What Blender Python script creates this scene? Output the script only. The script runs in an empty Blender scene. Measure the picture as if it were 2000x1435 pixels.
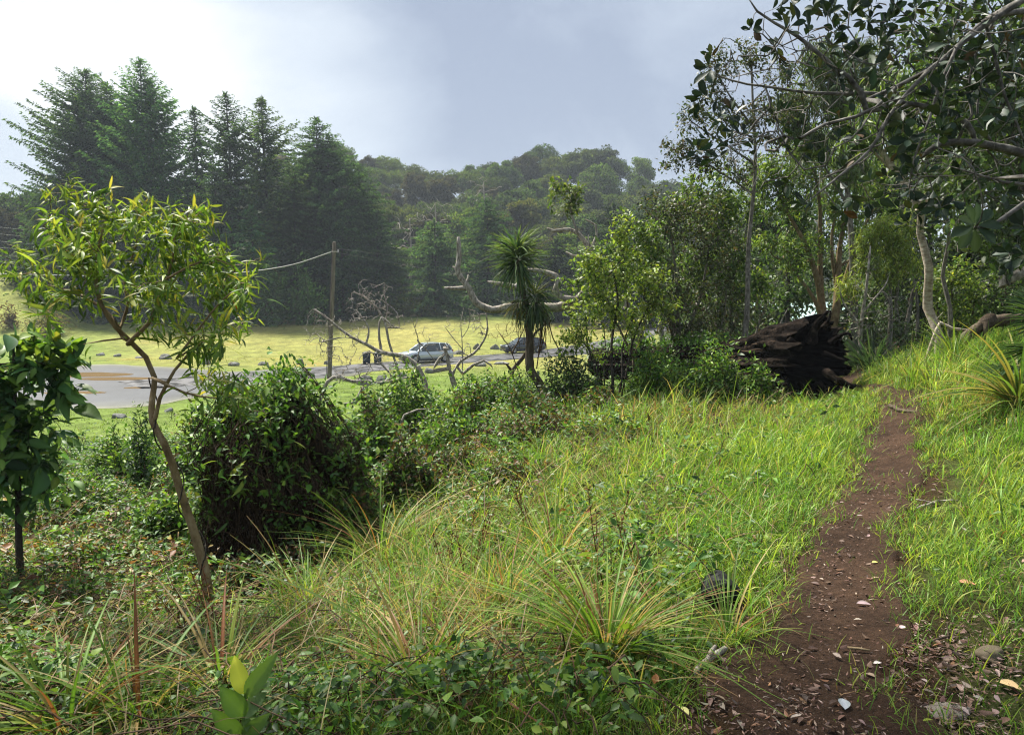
import bpy, math, random
import numpy as np
R = math.radians
rng = np.random.default_rng(11)
random.seed(5)
SC = bpy.context.scene
COL = SC.collection

# ------------------------------------------------------------------ camera
F = 1444.0                                   # focal length in pixels of the 2000 px photograph
PIT = math.atan(127.5 / F)
cam = bpy.data.cameras.new('camera')
cam.sensor_width = 36.0
cam.lens = 36.0 * F / 2000.0
cam.clip_start = 0.05
cam.clip_end = 6000
camo = bpy.data.objects.new('camera', cam)
COL.objects.link(camo)
camo.location = (0, 0, 1.6)
camo.rotation_euler = (R(90) - PIT, 0, 0)
SC.camera = camo
SC.render.resolution_x, SC.render.resolution_y = 1024, 734

# ------------------------------------------------------------------ world, sun, exposure
SUN_AZ, SUN_EL = R(-38), R(57)               # azimuth clockwise from the view direction
SUN_DIR = np.array([math.sin(SUN_AZ) * math.cos(SUN_EL), math.cos(SUN_AZ) * math.cos(SUN_EL), math.sin(SUN_EL)])
W = bpy.data.worlds.new('World')
SC.world = W
W.use_nodes = True
nt = W.node_tree
nt.nodes.clear()
def N(t, kind, **kw):
    n = t.nodes.new(kind)
    for k, v in kw.items():
        if k in n.inputs: n.inputs[k].default_value = v
        else: setattr(n, k, v)
    return n
def ramp(t, stops, src=None):
    r = t.nodes.new('ShaderNodeValToRGB')
    e = r.color_ramp.elements
    while len(e) < len(stops): e.new(0.5)
    for el, (p, c) in zip(e, stops):
        el.position = p
        el.color = tuple(c) + (1,) if not isinstance(c, (int, float)) else (c, c, c, 1)
    if src is not None: t.links.new(src, r.inputs[0])
    return r
def mixc(t, fac, a, b, mode='MIX'):
    m = t.nodes.new('ShaderNodeMix'); m.data_type = 'RGBA'; m.blend_type = mode
    for s, v in ((m.inputs['Factor'], fac), (m.inputs[6], a), (m.inputs[7], b)):
        if isinstance(v, bpy.types.NodeSocket): t.links.new(v, s)
        elif isinstance(v, (int, float)): s.default_value = v
        else: s.default_value = tuple(v) + (1,)
    return m.outputs[2]
sky = N(nt, 'ShaderNodeTexSky', sky_type='NISHITA', sun_disc=False)
sky.sun_elevation = SUN_EL
sky.sun_rotation = SUN_AZ
tc = N(nt, 'ShaderNodeTexCoord')
mp = N(nt, 'ShaderNodeMapping'); mp.inputs['Scale'].default_value = (1, 1, 1.6)
mp.inputs['Location'].default_value = (0.35, 0.2, 0.1)
nt.links.new(tc.outputs['Generated'], mp.inputs[0])
n1 = N(nt, 'ShaderNodeTexNoise', Scale=2.6, Detail=7.0, Roughness=0.52, Distortion=0.4)
nt.links.new(mp.outputs[0], n1.inputs['Vector'])
def skydot(px, py, lo, hi):
    a, b = (px - 1000) / F, (717.5 - py) / F
    d = np.array([a, math.cos(PIT) + b * math.sin(PIT), -math.sin(PIT) + b * math.cos(PIT)])
    d /= np.linalg.norm(d)
    v = N(nt, 'ShaderNodeVectorMath', operation='DOT_PRODUCT')
    nt.links.new(tc.outputs['Generated'], v.inputs[0]); v.inputs[1].default_value = d
    m = N(nt, 'ShaderNodeMapRange', interpolation_type='SMOOTHSTEP')
    m.inputs['From Min'].default_value = math.cos(R(hi)); m.inputs['From Max'].default_value = math.cos(R(lo))
    nt.links.new(v.outputs['Value'], m.inputs['Value'])
    return m.outputs[0]
def madd(*srcs):                               # weighted sum of sockets
    cur = None
    for s, w in srcs:
        m = N(nt, 'ShaderNodeMath', operation='MULTIPLY_ADD')
        if isinstance(s, bpy.types.NodeSocket): nt.links.new(s, m.inputs[0])
        else: m.inputs[0].default_value = s
        m.inputs[1].default_value = w
        if cur is None: m.inputs[2].default_value = 0
        else: nt.links.new(cur, m.inputs[2])
        cur = m.outputs[0]
    return cur
bright = madd((n1.outputs['Fac'], 1.4), (skydot(410, 190, 0, 20), 0.36), (skydot(-60, 150, 0, 19), 0.40),
              (skydot(1150, 120, 0, 34), -0.20), (skydot(660, 0, 0, 14), -0.14), (skydot(-10, 350, 0, 7), -0.5), (1.0, -0.385))
cl = ramp(nt, [(0.05, (1.7, 2.0, 2.6)), (0.30, (2.4, 2.75, 3.3)), (0.58, (3.4, 3.75, 4.15)), (0.84, (4.7, 4.85, 4.9))], bright)
skycol = mixc(nt, 0.94, sky.outputs[0], cl.outputs[0])
bg = N(nt, 'ShaderNodeBackground', Strength=0.093)
nt.links.new(skycol, bg.inputs[0])
wo = N(nt, 'ShaderNodeOutputWorld')
nt.links.new(bg.outputs[0], wo.inputs[0])

sl = bpy.data.lights.new('sun', 'SUN')
sl.energy = 5.0
sl.angle = R(9)
sl.color = (1.0, 0.95, 0.86)
so = bpy.data.objects.new('sun', sl)
COL.objects.link(so)
from mathutils import Vector
so.rotation_euler = Vector(SUN_DIR).to_track_quat('Z', 'Y').to_euler()
so.location = (-20, 30, 60)

SC.view_settings.view_transform = 'Standard'
SC.view_settings.look = 'None'
SC.view_settings.gamma = 1.0
SC.view_settings.use_curve_mapping = False
SC.view_settings.exposure = 1.26
cy = SC.cycles
cy.max_bounces = 6; cy.diffuse_bounces = 3; cy.glossy_bounces = 2; cy.transmission_bounces = 4; cy.volume_bounces = 0
cy.caustics_reflective = False; cy.caustics_refractive = False
cy.use_denoising = True
cy.denoising_prefilter = 'FAST'
cy.filter_width = 1.15
cy.volume_step_rate = 10

# ------------------------------------------------------------------ pixels of the photograph to points of the place
CP, SP = math.cos(PIT), math.sin(PIT)
def P(px, py, d):                              # the point at depth d (metres along +Y) seen at a pixel
    a, b = (px - 1000) / F, (717.5 - py) / F
    r = np.array([a, CP + b * SP, -SP + b * CP])
    s = d / r[1]
    return np.array([r[0] * s, d, 1.6 + r[2] * s])
def PL(*pts, d=None):                          # a polyline; each point (px, py) or (px, py, depth)
    return np.array([P(p[0], p[1], p[2] if len(p) > 2 else d) for p in pts])
def proj(x, y, z):
    zz = z - 1.6
    yc = y * CP - zz * SP                      # along the view
    uc = y * SP + zz * CP
    yc = np.maximum(yc, 1e-3)
    return 1000 + F * x / yc, 717.5 - F * uc / yc
def sstep(a, b, x):
    t = np.clip((x - a) / (b - a), 0, 1)
    return t * t * (3 - 2 * t)

# ------------------------------------------------------------------ terrain
_ctrl = [(0,1435,3.4),(500,1435,3.0),(1000,1435,2.8),(1650,1435,2.7),(2000,1435,2.65),(405,1215,5.4),(40,1120,6.5),
 (550,1110,7.5),(900,1200,4.8),(1210,1290,3.5),(1400,1170,4.2),(1100,1000,7),(1450,950,7),(1700,1000,5.8),(1750,840,9.2),
 (1640,768,13.5),(1700,720,18),(1450,800,11.5),(1200,850,10.5),(900,900,10),(700,960,10),(1050,800,15),(800,850,15),
 (1250,770,16),(300,930,13),(100,930,15),(0,900,20),(300,885,20),(600,860,20),(900,810,20),(1850,800,9),(2000,900,6.5),
 (1900,690,10.5),(2000,640,11.5),(2000,1150,4),(1800,700,14)]
_w = [P(*c) for c in _ctrl]
for px, d, z in [(0,28,-3.6),(300,28,-3.6),(600,28,-3.6),(900,28,-3.2),(1100,28,-2.4),(1100,36,-3.4),(900,36,-3.6),(300,36,-3.6),(0,36,-3.6),
                 (1500,25,0),(1900,25,.9),(1700,36,.2),(2000,36,.8),(1300,25,-.9),(1350,36,-1.6),(600,36,-3.6)]:
    _w.append(np.array([(px - 1000) / F * d, d, z]))
for q in [(-6,0,-1.2),(-3,-3,-.4),(0,-3,0),(3,-3,.3),(6,0,.8),(9,5,1.2),(-10,5,-2.3),(-15,12,-3.1),(13,10,1.5),(0,-14,.2),(-14,-12,-1.5),
          (14,-12,1.2),(-30,25,-3.6),(-28,5,-3.4),(25,25,1.2),(26,0,1.2),(0,-34,.2),(-26,-26,-1.5),(26,-26,1.0)]:
    _w.append(np.array(q, float))
_w = np.array(_w)
def _k(r2): return np.where(r2 > 1e-12, r2 * np.log(np.maximum(r2, 1e-12)) * 0.5, 0.0)
def _warp(x, y):                               # even spacing near and far
    r = np.hypot(x, y) + 1e-9
    s = np.log1p(r / 3.0) * 3.0 / r
    return np.stack([x * s, y * s], 1)
_q = _warp(_w[:, 0], _w[:, 1])
_n = len(_q)
_d2 = ((_q[:, None] - _q[None]) ** 2).sum(-1)
_A = np.zeros((_n + 3, _n + 3))
_A[:_n, :_n] = _k(_d2) + np.eye(_n) * 0.25
_A[:_n, _n] = 1; _A[:_n, _n + 1:] = _q
_A[_n, :_n] = 1; _A[_n + 1:, :_n] = _q.T
_c = np.linalg.solve(_A, np.concatenate([_w[:, 2], [0, 0, 0]]))
def _near(x, y):
    out = np.empty(len(x))
    for i in range(0, len(x), 20000):
        q = _warp(x[i:i + 20000], y[i:i + 20000])
        d2 = ((q[:, None] - _q[None]) ** 2).sum(-1)
        out[i:i + 20000] = _k(d2) @ _c[:_n] + _c[_n] + q @ _c[_n + 1:]
    return out
_rx = [-900, -600, 0, 100, 300, 500, 600, 660, 700, 760, 850, 940, 965, 1150, 1270, 1320, 1500, 2000, 2700]
_ry = [450, 430, 405, 385, 400, 350, 305, 298, 308, 326, 337, 332, 316, 312, 326, 380, 430, 440, 450]
def _far(x, y):
    az = np.arctan2(x, y)
    t = np.tan(np.clip(az, -1.15, 1.15))
    px = 1000 + F * t
    front = np.abs(az) < 1.25
    dep = np.where(front, y, 30.0)
    lawn = -3.6 + 3.35 * np.clip((dep - 76) / 37, 0, 1)
    lawn = lawn + (0.3 - lawn) * sstep(.10, .34, t) * sstep(24, 50, np.hypot(x, y))
    lawn = lawn + 6.5 * sstep(84, 110, dep) * sstep(-.55, -.69, t)
    top = 1.6 + (590 - np.interp(px, _rx, _ry)) * 240 / F - 9.5
    u = np.clip((dep - 117) / 123, 0, 1)
    hill = lawn + (top - lawn) * (u ** 1.15) * (1 - 0.0 * u)
    hill = np.where(dep > 240, top - (dep - 240) * 0.02, hill)
    return np.where(front & (dep > 117), hill, lawn)
def H(x, y):
    x = np.atleast_1d(np.asarray(x, float)); y = np.atleast_1d(np.asarray(y, float))
    r = np.hypot(x, y)
    w = sstep(29, 39, r)
    out = np.zeros(len(x))
    m = w < 1
    if m.any(): out[m] = _near(x[m], y[m]) * (1 - w[m])
    m = w > 0
    if m.any(): out[m] += _far(x[m], y[m]) * w[m]
    return out
def H1(x, y): return float(H([x], [y])[0])
def ground_px(px, py, dmax=118):               # where the view through a pixel meets the terrain
    d = np.geomspace(1.5, dmax, 500)
    q = np.array([P(px, py, k) for k in d])
    h = H(q[:, 0], q[:, 1])
    i = np.argmax(q[:, 2] < h)
    return np.array([q[i, 0], q[i, 1], h[i]])

# ------------------------------------------------------------------ noise, meshes, objects
_perm = rng.random((64, 64))
def vnoise(x, y, s=1.0, off=0.0):
    x = np.asarray(x) / s + 100.3 + off; y = np.asarray(y) / s + 50.7 + off * 1.7
    i = np.floor(x).astype(int); j = np.floor(y).astype(int)
    fx = x - i; fy = y - j
    fx = fx * fx * (3 - 2 * fx); fy = fy * fy * (3 - 2 * fy)
    g = lambda a, b: _perm[a % 64, b % 64]
    return (g(i, j) * (1 - fx) + g(i + 1, j) * fx) * (1 - fy) + (g(i, j + 1) * (1 - fx) + g(i + 1, j + 1) * fx) * fy
def fnoise(x, y, s=1.0, off=0.0):
    return (vnoise(x, y, s, off) + .5 * vnoise(x, y, s / 2.1, off + 7) + .25 * vnoise(x, y, s / 4.3, off + 13)) / 1.75
def nrm(a): return a / np.maximum(np.linalg.norm(a, axis=-1, keepdims=True), 1e-9)

class G:                                       # gathers vertices, faces and colours for ONE mesh object
    def __init__(s): s.v = []; s.f = []; s.c = []; s.n = 0
    def add(s, v, f, c=(1, 1, 1)):
        v = np.asarray(v, float); f = np.asarray(f, int)
        c = np.asarray(c, float)
        if c.ndim == 1: c = np.repeat(c[None], len(v), 0)
        s.v.append(v); s.c.append(c); s.f.append(f + s.n); s.n += len(v)
    def build(s, name, mat, parent=None, loc=(0, 0, 0), smooth=True):
        me = bpy.data.meshes.new(name)
        if parent is not None: loc = tuple(parent['_loc'])
        if s.n:
            v = np.concatenate(s.v) - np.asarray(loc, float)
            loops = np.concatenate([f.ravel() for f in s.f])
            tot = np.concatenate([np.full(len(f), f.shape[1]) for f in s.f])
            st = np.concatenate([[0], np.cumsum(tot)[:-1]])
            me.vertices.add(len(v)); me.vertices.foreach_set('co', v.astype(np.float32).ravel())
            me.loops.add(len(loops)); me.loops.foreach_set('vertex_index', loops.astype(np.int32))
            me.polygons.add(len(tot)); me.polygons.foreach_set('loop_start', st.astype(np.int32))
            me.polygons.foreach_set('use_smooth', np.full(len(tot), smooth))
            me.update(calc_edges=True)
            ca = me.color_attributes.new('Col', 'FLOAT_COLOR', 'POINT')
            c = np.concatenate(s.c)
            ca.data.foreach_set('color', np.concatenate([c, np.ones((len(c), 1))], 1).astype(np.float32).ravel())
        me.materials.append(mat)
        o = bpy.data.objects.new(name, me)
        COL.objects.link(o)
        if parent is not None: o.parent = parent
        else: o.location = loc
        return o
def thing(name, label, cat, loc, group=None):
    o = bpy.data.objects.new(name, None)
    o.empty_display_size = .2
    COL.objects.link(o)
    o.location = tuple(float(k) for k in loc)
    o['_loc'] = [float(k) for k in loc]
    o['label'] = label; o['category'] = cat
    if group: o['group'] = group
    return o
def tag(o, label, cat, group=None, kind=None):
    o['label'] = label; o['category'] = cat
    if group: o['group'] = group
    if kind: o['kind'] = kind
    return o
def copy_tree(o):
    c = o.copy(); COL.objects.link(c)
    for ch in o.children:
        k = ch.copy(); COL.objects.link(k); k.parent = c
    return c

# ------------------------------------------------------------------ materials
def mat(name):
    m = bpy.data.materials.new(name); m.use_nodes = True
    t = m.node_tree; t.nodes.clear()
    return m, t
def out(t, sh, bump=None):
    o = N(t, 'ShaderNodeOutputMaterial'); t.links.new(sh, o.inputs[0])
def leaf_mat(name, rough=.45, trans=.35, spec=.5, vary=.0, tint=(1.25, 1.25, .6), coat=0.0):
    m, t = mat(name)
    a = N(t, 'ShaderNodeVertexColor', layer_name='Col')
    c = a.outputs[0]
    if vary:
        oi = N(t, 'ShaderNodeObjectInfo')
        r = ramp(t, [(0, (1 - vary, 1 - vary, 1 - vary * .6)), (.5, (1, 1, 1)), (1, (1 + vary * 1.3, 1 + vary, 1 - vary * .3))], oi.outputs['Random'])
        c = mixc(t, 1.0, c, r.outputs[0], 'MULTIPLY')
    p = N(t, 'ShaderNodeBsdfPrincipled', Roughness=rough)
    p.inputs['Specular IOR Level'].default_value = spec
    p.inputs['Coat Weight'].default_value = coat
    t.links.new(c, p.inputs['Base Color'])
    tr = N(t, 'ShaderNodeBsdfTranslucent')
    t.links.new(mixc(t, 1.0, c, tint, 'MULTIPLY'), tr.inputs[0])
    ms = N(t, 'ShaderNodeMixShader'); ms.inputs[0].default_value = trans
    t.links.new(p.outputs[0], ms.inputs[1]); t.links.new(tr.outputs[0], ms.inputs[2])
    out(t, ms.outputs[0])
    return m
def solid_mat(name, stops, scale=6.0, rough=.85, bump=.3, stretch=(1, 1, 1), metal=0.0, spec=.18, detail=8.0, col=False, dist=.02):
    m, t = mat(name)
    tcx = N(t, 'ShaderNodeTexCoord')
    mpx = N(t, 'ShaderNodeMapping'); mpx.inputs['Scale'].default_value = stretch
    t.links.new(tcx.outputs['Object'], mpx.inputs[0])
    n = N(t, 'ShaderNodeTexNoise', Scale=scale, Detail=detail, Roughness=.62)
    t.links.new(mpx.outputs[0], n.inputs['Vector'])
    r = ramp(t, stops, n.outputs['Fac'])
    c = r.outputs[0]
    if col:
        a = N(t, 'ShaderNodeVertexColor', layer_name='Col')
        c = mixc(t, 1.0, c, a.outputs[0], 'MULTIPLY')
    p = N(t, 'ShaderNodeBsdfPrincipled', Roughness=rough, Metallic=metal)
    p.inputs['Specular IOR Level'].default_value = spec
    t.links.new(c, p.inputs['Base Color'])
    if bump:
        b = N(t, 'ShaderNodeBump', Strength=bump, Distance=dist)
        t.links.new(n.outputs['Fac'], b.inputs['Height']); t.links.new(b.outputs[0], p.inputs['Normal'])
    out(t, p.outputs[0])
    return m
def plain_mat(name, c, rough=.5, metal=0.0, coat=0.0, spec=.5):
    m, t = mat(name)
    p = N(t, 'ShaderNodeBsdfPrincipled', Roughness=rough, Metallic=metal)
    p.inputs['Base Color'].default_value = tuple(c) + (1,)
    p.inputs['Coat Weight'].default_value = coat
    p.inputs['Specular IOR Level'].default_value = spec
    out(t, p.outputs[0])
    return m
M_GRASS = leaf_mat('grass_blade', .5, .42, .28)
M_LEAF = leaf_mat('leaf', .48, .38, .35)
M_GLOSSY = leaf_mat('glossy_leaf', .48, .36, .2)
M_LEATHER = leaf_mat('leathery_leaf', .5, .10, .22)
M_FAR = leaf_mat('distant_leaf', .85, .36, .08, vary=.32)
M_NEEDLE = leaf_mat('needle', .85, .38, .06)
M_BARK = solid_mat('bark_brown', [(.3, (.035, .026, .018)), (.55, (.10, .075, .05)), (.75, (.20, .165, .12))], 9, .9, .6, (3, 3, .7))
M_BARKG = solid_mat('bark_grey', [(.3, (.05, .045, .038)), (.5, (.15, .135, .11)), (.7, (.30, .28, .24))], 10, .9, .6, (2, 2, 1))
M_PALE = solid_mat('bark_pale', [(.3, (.16, .11, .075)), (.5, (.36, .30, .22)), (.7, (.52, .47, .38))], 7, .85, .4, (1.5, 1.5, 4))
M_DEAD = solid_mat('dead_wood', [(.30, (.07, .058, .046)), (.46, (.25, .22, .18)), (.68, (.52, .48, .42))], 7, .95, .8, (3, 3, 1.2))
M_KOA = solid_mat('bark_smooth_tan', [(.3, (.09, .06, .03)), (.5, (.19, .135, .07)), (.72, (.30, .235, .14))], 14, .75, .4, (1, 1, .6))
M_DARKB = solid_mat('bark_dark', [(.3, (.018, .015, .012)), (.6, (.05, .042, .034)), (.8, (.10, .088, .075))], 12, .9, .5)
M_TWIG = solid_mat('twig_brown', [(.3, (.05, .028, .015)), (.6, (.12, .075, .04)), (.8, (.22, .16, .09))], 12, .9, .2)

# ------------------------------------------------------------------ leaf shapes (length 1 along +Y)
def leafT(K, prof, bend=.25, fold=.15, sickle=0.0, wave=0.0):
    t = np.linspace(0, 1, K)
    w = np.array([max(prof(k), .004) for k in t]) / 2
    v = []
    for i in range(K):
        y = t[i] * (1 - .12 * abs(bend) * t[i]); z = -bend * t[i] ** 2 + wave * math.sin(t[i] * 9)
        x0 = sickle * t[i] ** 2
        v += [(x0 - w[i], y, z + fold * w[i] * 2), (x0, y, z), (x0 + w[i], y, z + fold * w[i] * 2)]
    f = []
    for i in range(K - 1):
        a = 3 * i
        f += [(a, a + 1, a + 4, a + 3), (a + 1, a + 2, a + 5, a + 4)]
    return np.array(v), np.array(f)
def ov(width, peak=.45, pw=1.0):               # ovate width profile
    def g(t):
        u = t ** (math.log(.5) / math.log(peak))
        return width * max(math.sin(math.pi * u), 0) ** pw
    return g
def quadT(w, fold=.15, bend=.15, at=.42):
    return (np.array([(0, 0, 0), (-w / 2, at, fold * w), (0, 1, -bend), (w / 2, at, fold * w)]), np.array([(0, 3, 2), (0, 2, 1)]))
T_OVATE = leafT(4, ov(.5, .4), .2, .15)
T_OVATE_N = leafT(6, ov(.46, .45, .9), .28, .16)
T_KOA = leafT(6, ov(.17, .42, .8), .38, .10, .22)
T_OBOV = leafT(6, ov(.46, .62, .75), .12, .18)
T_Q = quadT(.5)
T_QN = quadT(.26, .2, .2)
T_QSPRAY = quadT(.30, .35, .22, .4)
T_STRAP = leafT(7, ov(.055, .25, .6), .5, .3)
T_SICK = leafT(4, ov(.15, .4), .5, .1, .25)
def leaves(g, T, pos, fwd, up, size, col, ws=1.0):
    tv, tf = T
    n = len(pos)
    if n == 0: return
    y = nrm(np.asarray(fwd)); x = nrm(np.cross(y, up)); z = np.cross(x, y)
    size = np.broadcast_to(np.asarray(size, float), (n,))
    ws = np.broadcast_to(np.asarray(ws, float), (n,))
    tvx = tv[None, :, 0] * ws[:, None]
    v = pos[:, None] + size[:, None, None] * (tvx[..., None] * x[:, None] + tv[None, :, 1, None] * y[:, None] + tv[None, :, 2, None] * z[:, None])
    k = len(tv)
    f = (tf[None] + (np.arange(n) * k)[:, None, None]).reshape(-1, tf.shape[1])
    col = np.asarray(col, float)
    if col.ndim == 1: col = np.repeat(col[None], n, 0)
    cc = np.repeat(col, k, 0)
    if k >= 15 and k % 3 == 0: cc[1::3] = cc[1::3] * [1.45, 1.35, 1.5]     # paler midrib
    g.add(v.reshape(-1, 3), f, cc)
def pick(n, cols, probs=None, jit=.22, r=None):
    r = r or rng
    cols = np.array(cols, float)
    i = r.choice(len(cols), n, p=probs)
    return cols[i] * np.exp(r.normal(0, jit, (n, 1))) * np.exp(r.normal(0, jit * .3, (n, 3)))

def tube(g, pts, rad, k=6, col=(1, 1, 1), rough=0.0, cap=True):
    pts = np.asarray(pts, float); rad = np.broadcast_to(np.asarray(rad, float), (len(pts),)).copy()
    if cap:
        pts = np.concatenate([pts, pts[-1:] + (pts[-1:] - pts[-2:-1]) * .02]); rad = np.concatenate([rad, [rad[-1] * .05]])
    t = nrm(np.gradient(pts, axis=0))
    md = np.abs(t.mean(0)); ref = np.eye(3)[np.argmin(md)]
    u = nrm(np.cross(t, ref)); v = np.cross(t, u)
    a = np.arange(k) / k * 2 * np.pi
    rr = rad[:, None] * (1 + (rng.normal(0, rough, (len(pts), k)) if rough else 0))
    vv = pts[:, None] + rr[..., None] * (np.cos(a)[None, :, None] * u[:, None] + np.sin(a)[None, :, None] * v[:, None])
    n = len(pts)
    i = np.arange(n - 1)[:, None] * k; j = np.arange(k)[None]
    f = np.stack([i + j, i + (j + 1) % k, i + k + (j + 1) % k, i + k + j], -1).reshape(-1, 4)
    g.add(vv.reshape(-1, 3), f, col)
def spline(pl, seg):
    pl = np.asarray(pl, float)
    if len(pl) < 3:
        n = max(2, int(np.linalg.norm(pl[-1] - pl[0]) / seg) + 1)
        return pl[0] + (pl[-1] - pl[0]) * np.linspace(0, 1, n)[:, None]
    q = np.concatenate([2 * pl[:1] - pl[1:2], pl, 2 * pl[-1:] - pl[-2:-1]])
    o = []
    for i in range(1, len(q) - 2):
        n = max(1, int(np.linalg.norm(q[i + 1] - q[i]) / seg))
        for s in np.arange(n) / n:
            o.append(.5 * (2 * q[i] + (q[i + 1] - q[i - 1]) * s + (2 * q[i - 1] - 5 * q[i] + 4 * q[i + 1] - q[i + 2]) * s ** 2
                           + (3 * q[i] - q[i - 1] - 3 * q[i + 1] + q[i + 2]) * s ** 3))
    o.append(pl[-1])
    return np.array(o)
def grow(seeds, targets, seg=.2, rt=.004, expo=.42, wob=.15, lift=.1, r=None, kmax=8, g=None, rough=.06, rmin_g=0.0, prune=None):
    """limbs given as seeds, then every target joined to the nearest wood by a bent twig; returns twig tips and their directions"""
    r = r or rng
    cap = 400 + sum(int(np.linalg.norm(np.diff(s[0], axis=0), axis=1).sum() / seg) + 40 for s in seeds) + len(targets) * 60
    B = np.zeros((cap, 3)); par = np.full(cap, -1); rm = np.zeros(cap); n = 0
    for k, (pl, r0, r1) in enumerate(seeds):
        pl = spline(pl, seg)
        pa = -1
        if n:
            j = int(np.argmin(((B[:n] - pl[0]) ** 2).sum(1)))
            if np.linalg.norm(B[j] - pl[0]) < 3.0: pa = j
        for i, p in enumerate(pl):
            if n >= cap: break
            B[n] = p; par[n] = pa; rm[n] = r0 + (r1 - r0) * i / max(len(pl) - 1, 1); pa = n; n += 1
    ns = n
    tips = []
    if len(targets):
        targets = np.asarray(targets)
        dd = np.sqrt(((targets[:, None] - B[None, :ns]) ** 2).sum(-1)).min(1)
        for ti in np.argsort(dd):
            t = targets[ti]
            d = ((B[:n] - t) ** 2).sum(1)
            j = int(np.argmin(d)); L = math.sqrt(d[j])
            if prune and L > prune: continue
            if L < seg * .3: tips.append(j); continue
            m = max(2, int(L / seg)) if L > seg else 1
            if n + m >= cap: break
            pd = nrm(B[j] - B[par[j]]) if par[j] >= 0 else np.array([0, 0, 1.])
            c = B[j] + .5 * (t - B[j]) + pd * L * .2 + r.normal(0, wob * L, 3) + np.array([0, 0, lift * L])
            pa = j
            for s in (np.arange(m) + 1) / m:
                B[n] = (1 - s) ** 2 * B[j] + 2 * s * (1 - s) * c + s * s * t
                par[n] = pa; pa = n; n += 1
            tips.append(pa)
    B = B[:n]; par = par[:n]; rm = rm[:n]
    cnt = np.zeros(n); kids = [[] for _ in range(n)]
    for i in tips: cnt[i] += 1
    for i in range(n - 1, -1, -1):
        if cnt[i] == 0: cnt[i] = .6
        if par[i] >= 0: cnt[par[i]] += cnt[i] if True else 0; kids[par[i]].append(i)
    leafc = np.zeros(n)
    for i in range(n - 1, -1, -1):
        if not kids[i]: leafc[i] = 1
        if par[i] >= 0: leafc[par[i]] += leafc[i]
    rad = np.maximum(rt * leafc ** expo, rm)
    for i in range(n):
        if par[i] >= 0 and i >= ns: rad[i] = min(rad[i], rad[par[i]])
    if g is not None:
        roots = [i for i in range(n) if par[i] < 0]
        stack = [(i, -1) for i in roots]
        while stack:
            i, p0 = stack.pop()
            ch = [i]
            while kids[ch[-1]]:
                ks = sorted(kids[ch[-1]], key=lambda q: -rad[q])
                for q in ks[1:]: stack.append((q, ch[-1]))
                ch.append(ks[0])
            pts = B[ch]; rr = rad[ch].copy()
            if p0 >= 0:
                pts = np.concatenate([B[p0:p0 + 1], pts]); rr = np.concatenate([[min(rad[p0], rr[0] * 1.15)], rr])
            if len(pts) < 2: continue
            if ch[-1] >= ns or True: rr[-1] = max(rr[-1] * .6, rt * .5)
            mx = rr.max()
            if mx < rmin_g: continue
            kk = 3 if mx < .006 else 4 if mx < .015 else 6 if mx < .05 else kmax
            tube(g, pts, rr, kk, rough=rough if mx > .03 else 0)
    tips = np.array(tips, int)
    if len(tips) == 0: return np.zeros((0, 3)), np.zeros((0, 3))
    pp = np.where(par[tips] >= 0, par[tips], tips)
    return B[tips], nrm(B[tips] - B[pp] + 1e-6)
def blob_pts(blobs, n, d, thick=1.0, shell=.5, r=None):
    """targets inside ellipsoids given as (px, py, radius px[, depth offset m])"""
    r = r or rng
    w = np.array([b[2] ** 2 for b in blobs], float); w /= w.sum()
    o = []
    for b, k in zip(blobs, r.multinomial(n, w)):
        dd = d + (b[3] if len(b) > 3 else 0)
        c = P(b[0], b[1], dd); rad = b[2] * dd / F
        u = nrm(r.normal(size=(k, 3))) * (r.random((k, 1)) ** shell) * rad
        u[:, 1] *= thick
        o.append(c + u)
    return np.concatenate(o)
def leafify(g, tips, dirs, n, spread, T, size, cols, probs=None, along=.25, droop=.2, rnd=.7, upr=.5, szj=.25, jit=.22, ws=1.0, outw=None):
    k = len(tips)
    if k == 0: return
    pos = np.repeat(tips, n, 0); dr = np.repeat(dirs, n, 0)
    m = len(pos)
    pos = pos - dr * rng.random((m, 1)) * along + rng.normal(0, spread, (m, 3))
    fwd = dr * .6 + rng.normal(0, rnd, (m, 3)); fwd[:, 2] -= droop
    if outw is not None: fwd += nrm(pos - outw) * .5
    up = np.array([0, 0, 1.]) + rng.normal(0, upr, (m, 3))
    leaves(g, T, pos, fwd, up, size * np.exp(rng.normal(0, szj, m)), pick(m, cols, probs, jit), ws)
HAZE = 0.00045

# ------------------------------------------------------------------ trail
_tp = spline([(1.5,-6,0),(1.35,-2,0),(1.25,1,0),(1.2,2.7,0),(1.62,3.5,0),(2.0,4.36,0),(2.65,5.5,0),(3.4,6.6,0),(4.4,8.5,0),(5.25,10,0),(5.85,11.9,0),
              (5.95,13.3,0),(6.9,15,0),(9,18,0),(12,23,0),(17,30,0)], .08)[:, :2]
_tw_y = [-6, 2.7, 3.5, 4.4, 5.5, 6.6, 8.5, 10, 11, 12, 13.3, 15, 30]
_tw_w = [.35, .36, .28, .235, .24, .29, .24, .21, .09, .09, .23, .25, .3]
def trail_d(x, y):                             # distance to the trail's middle over its half width
    x = np.asarray(x); y = np.asarray(y)
    o = np.empty(len(x))
    c = _tp[::2]
    for i in range(0, len(x), 20000):
        d2 = (x[i:i+20000, None] - c[None, :, 0]) ** 2 + (y[i:i+20000, None] - c[None, :, 1]) ** 2
        j = d2.argmin(1)
        o[i:i+20000] = np.sqrt(d2[np.arange(len(j)), j]) / np.interp(c[j, 1], _tw_y, _tw_w)
    return o

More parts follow.
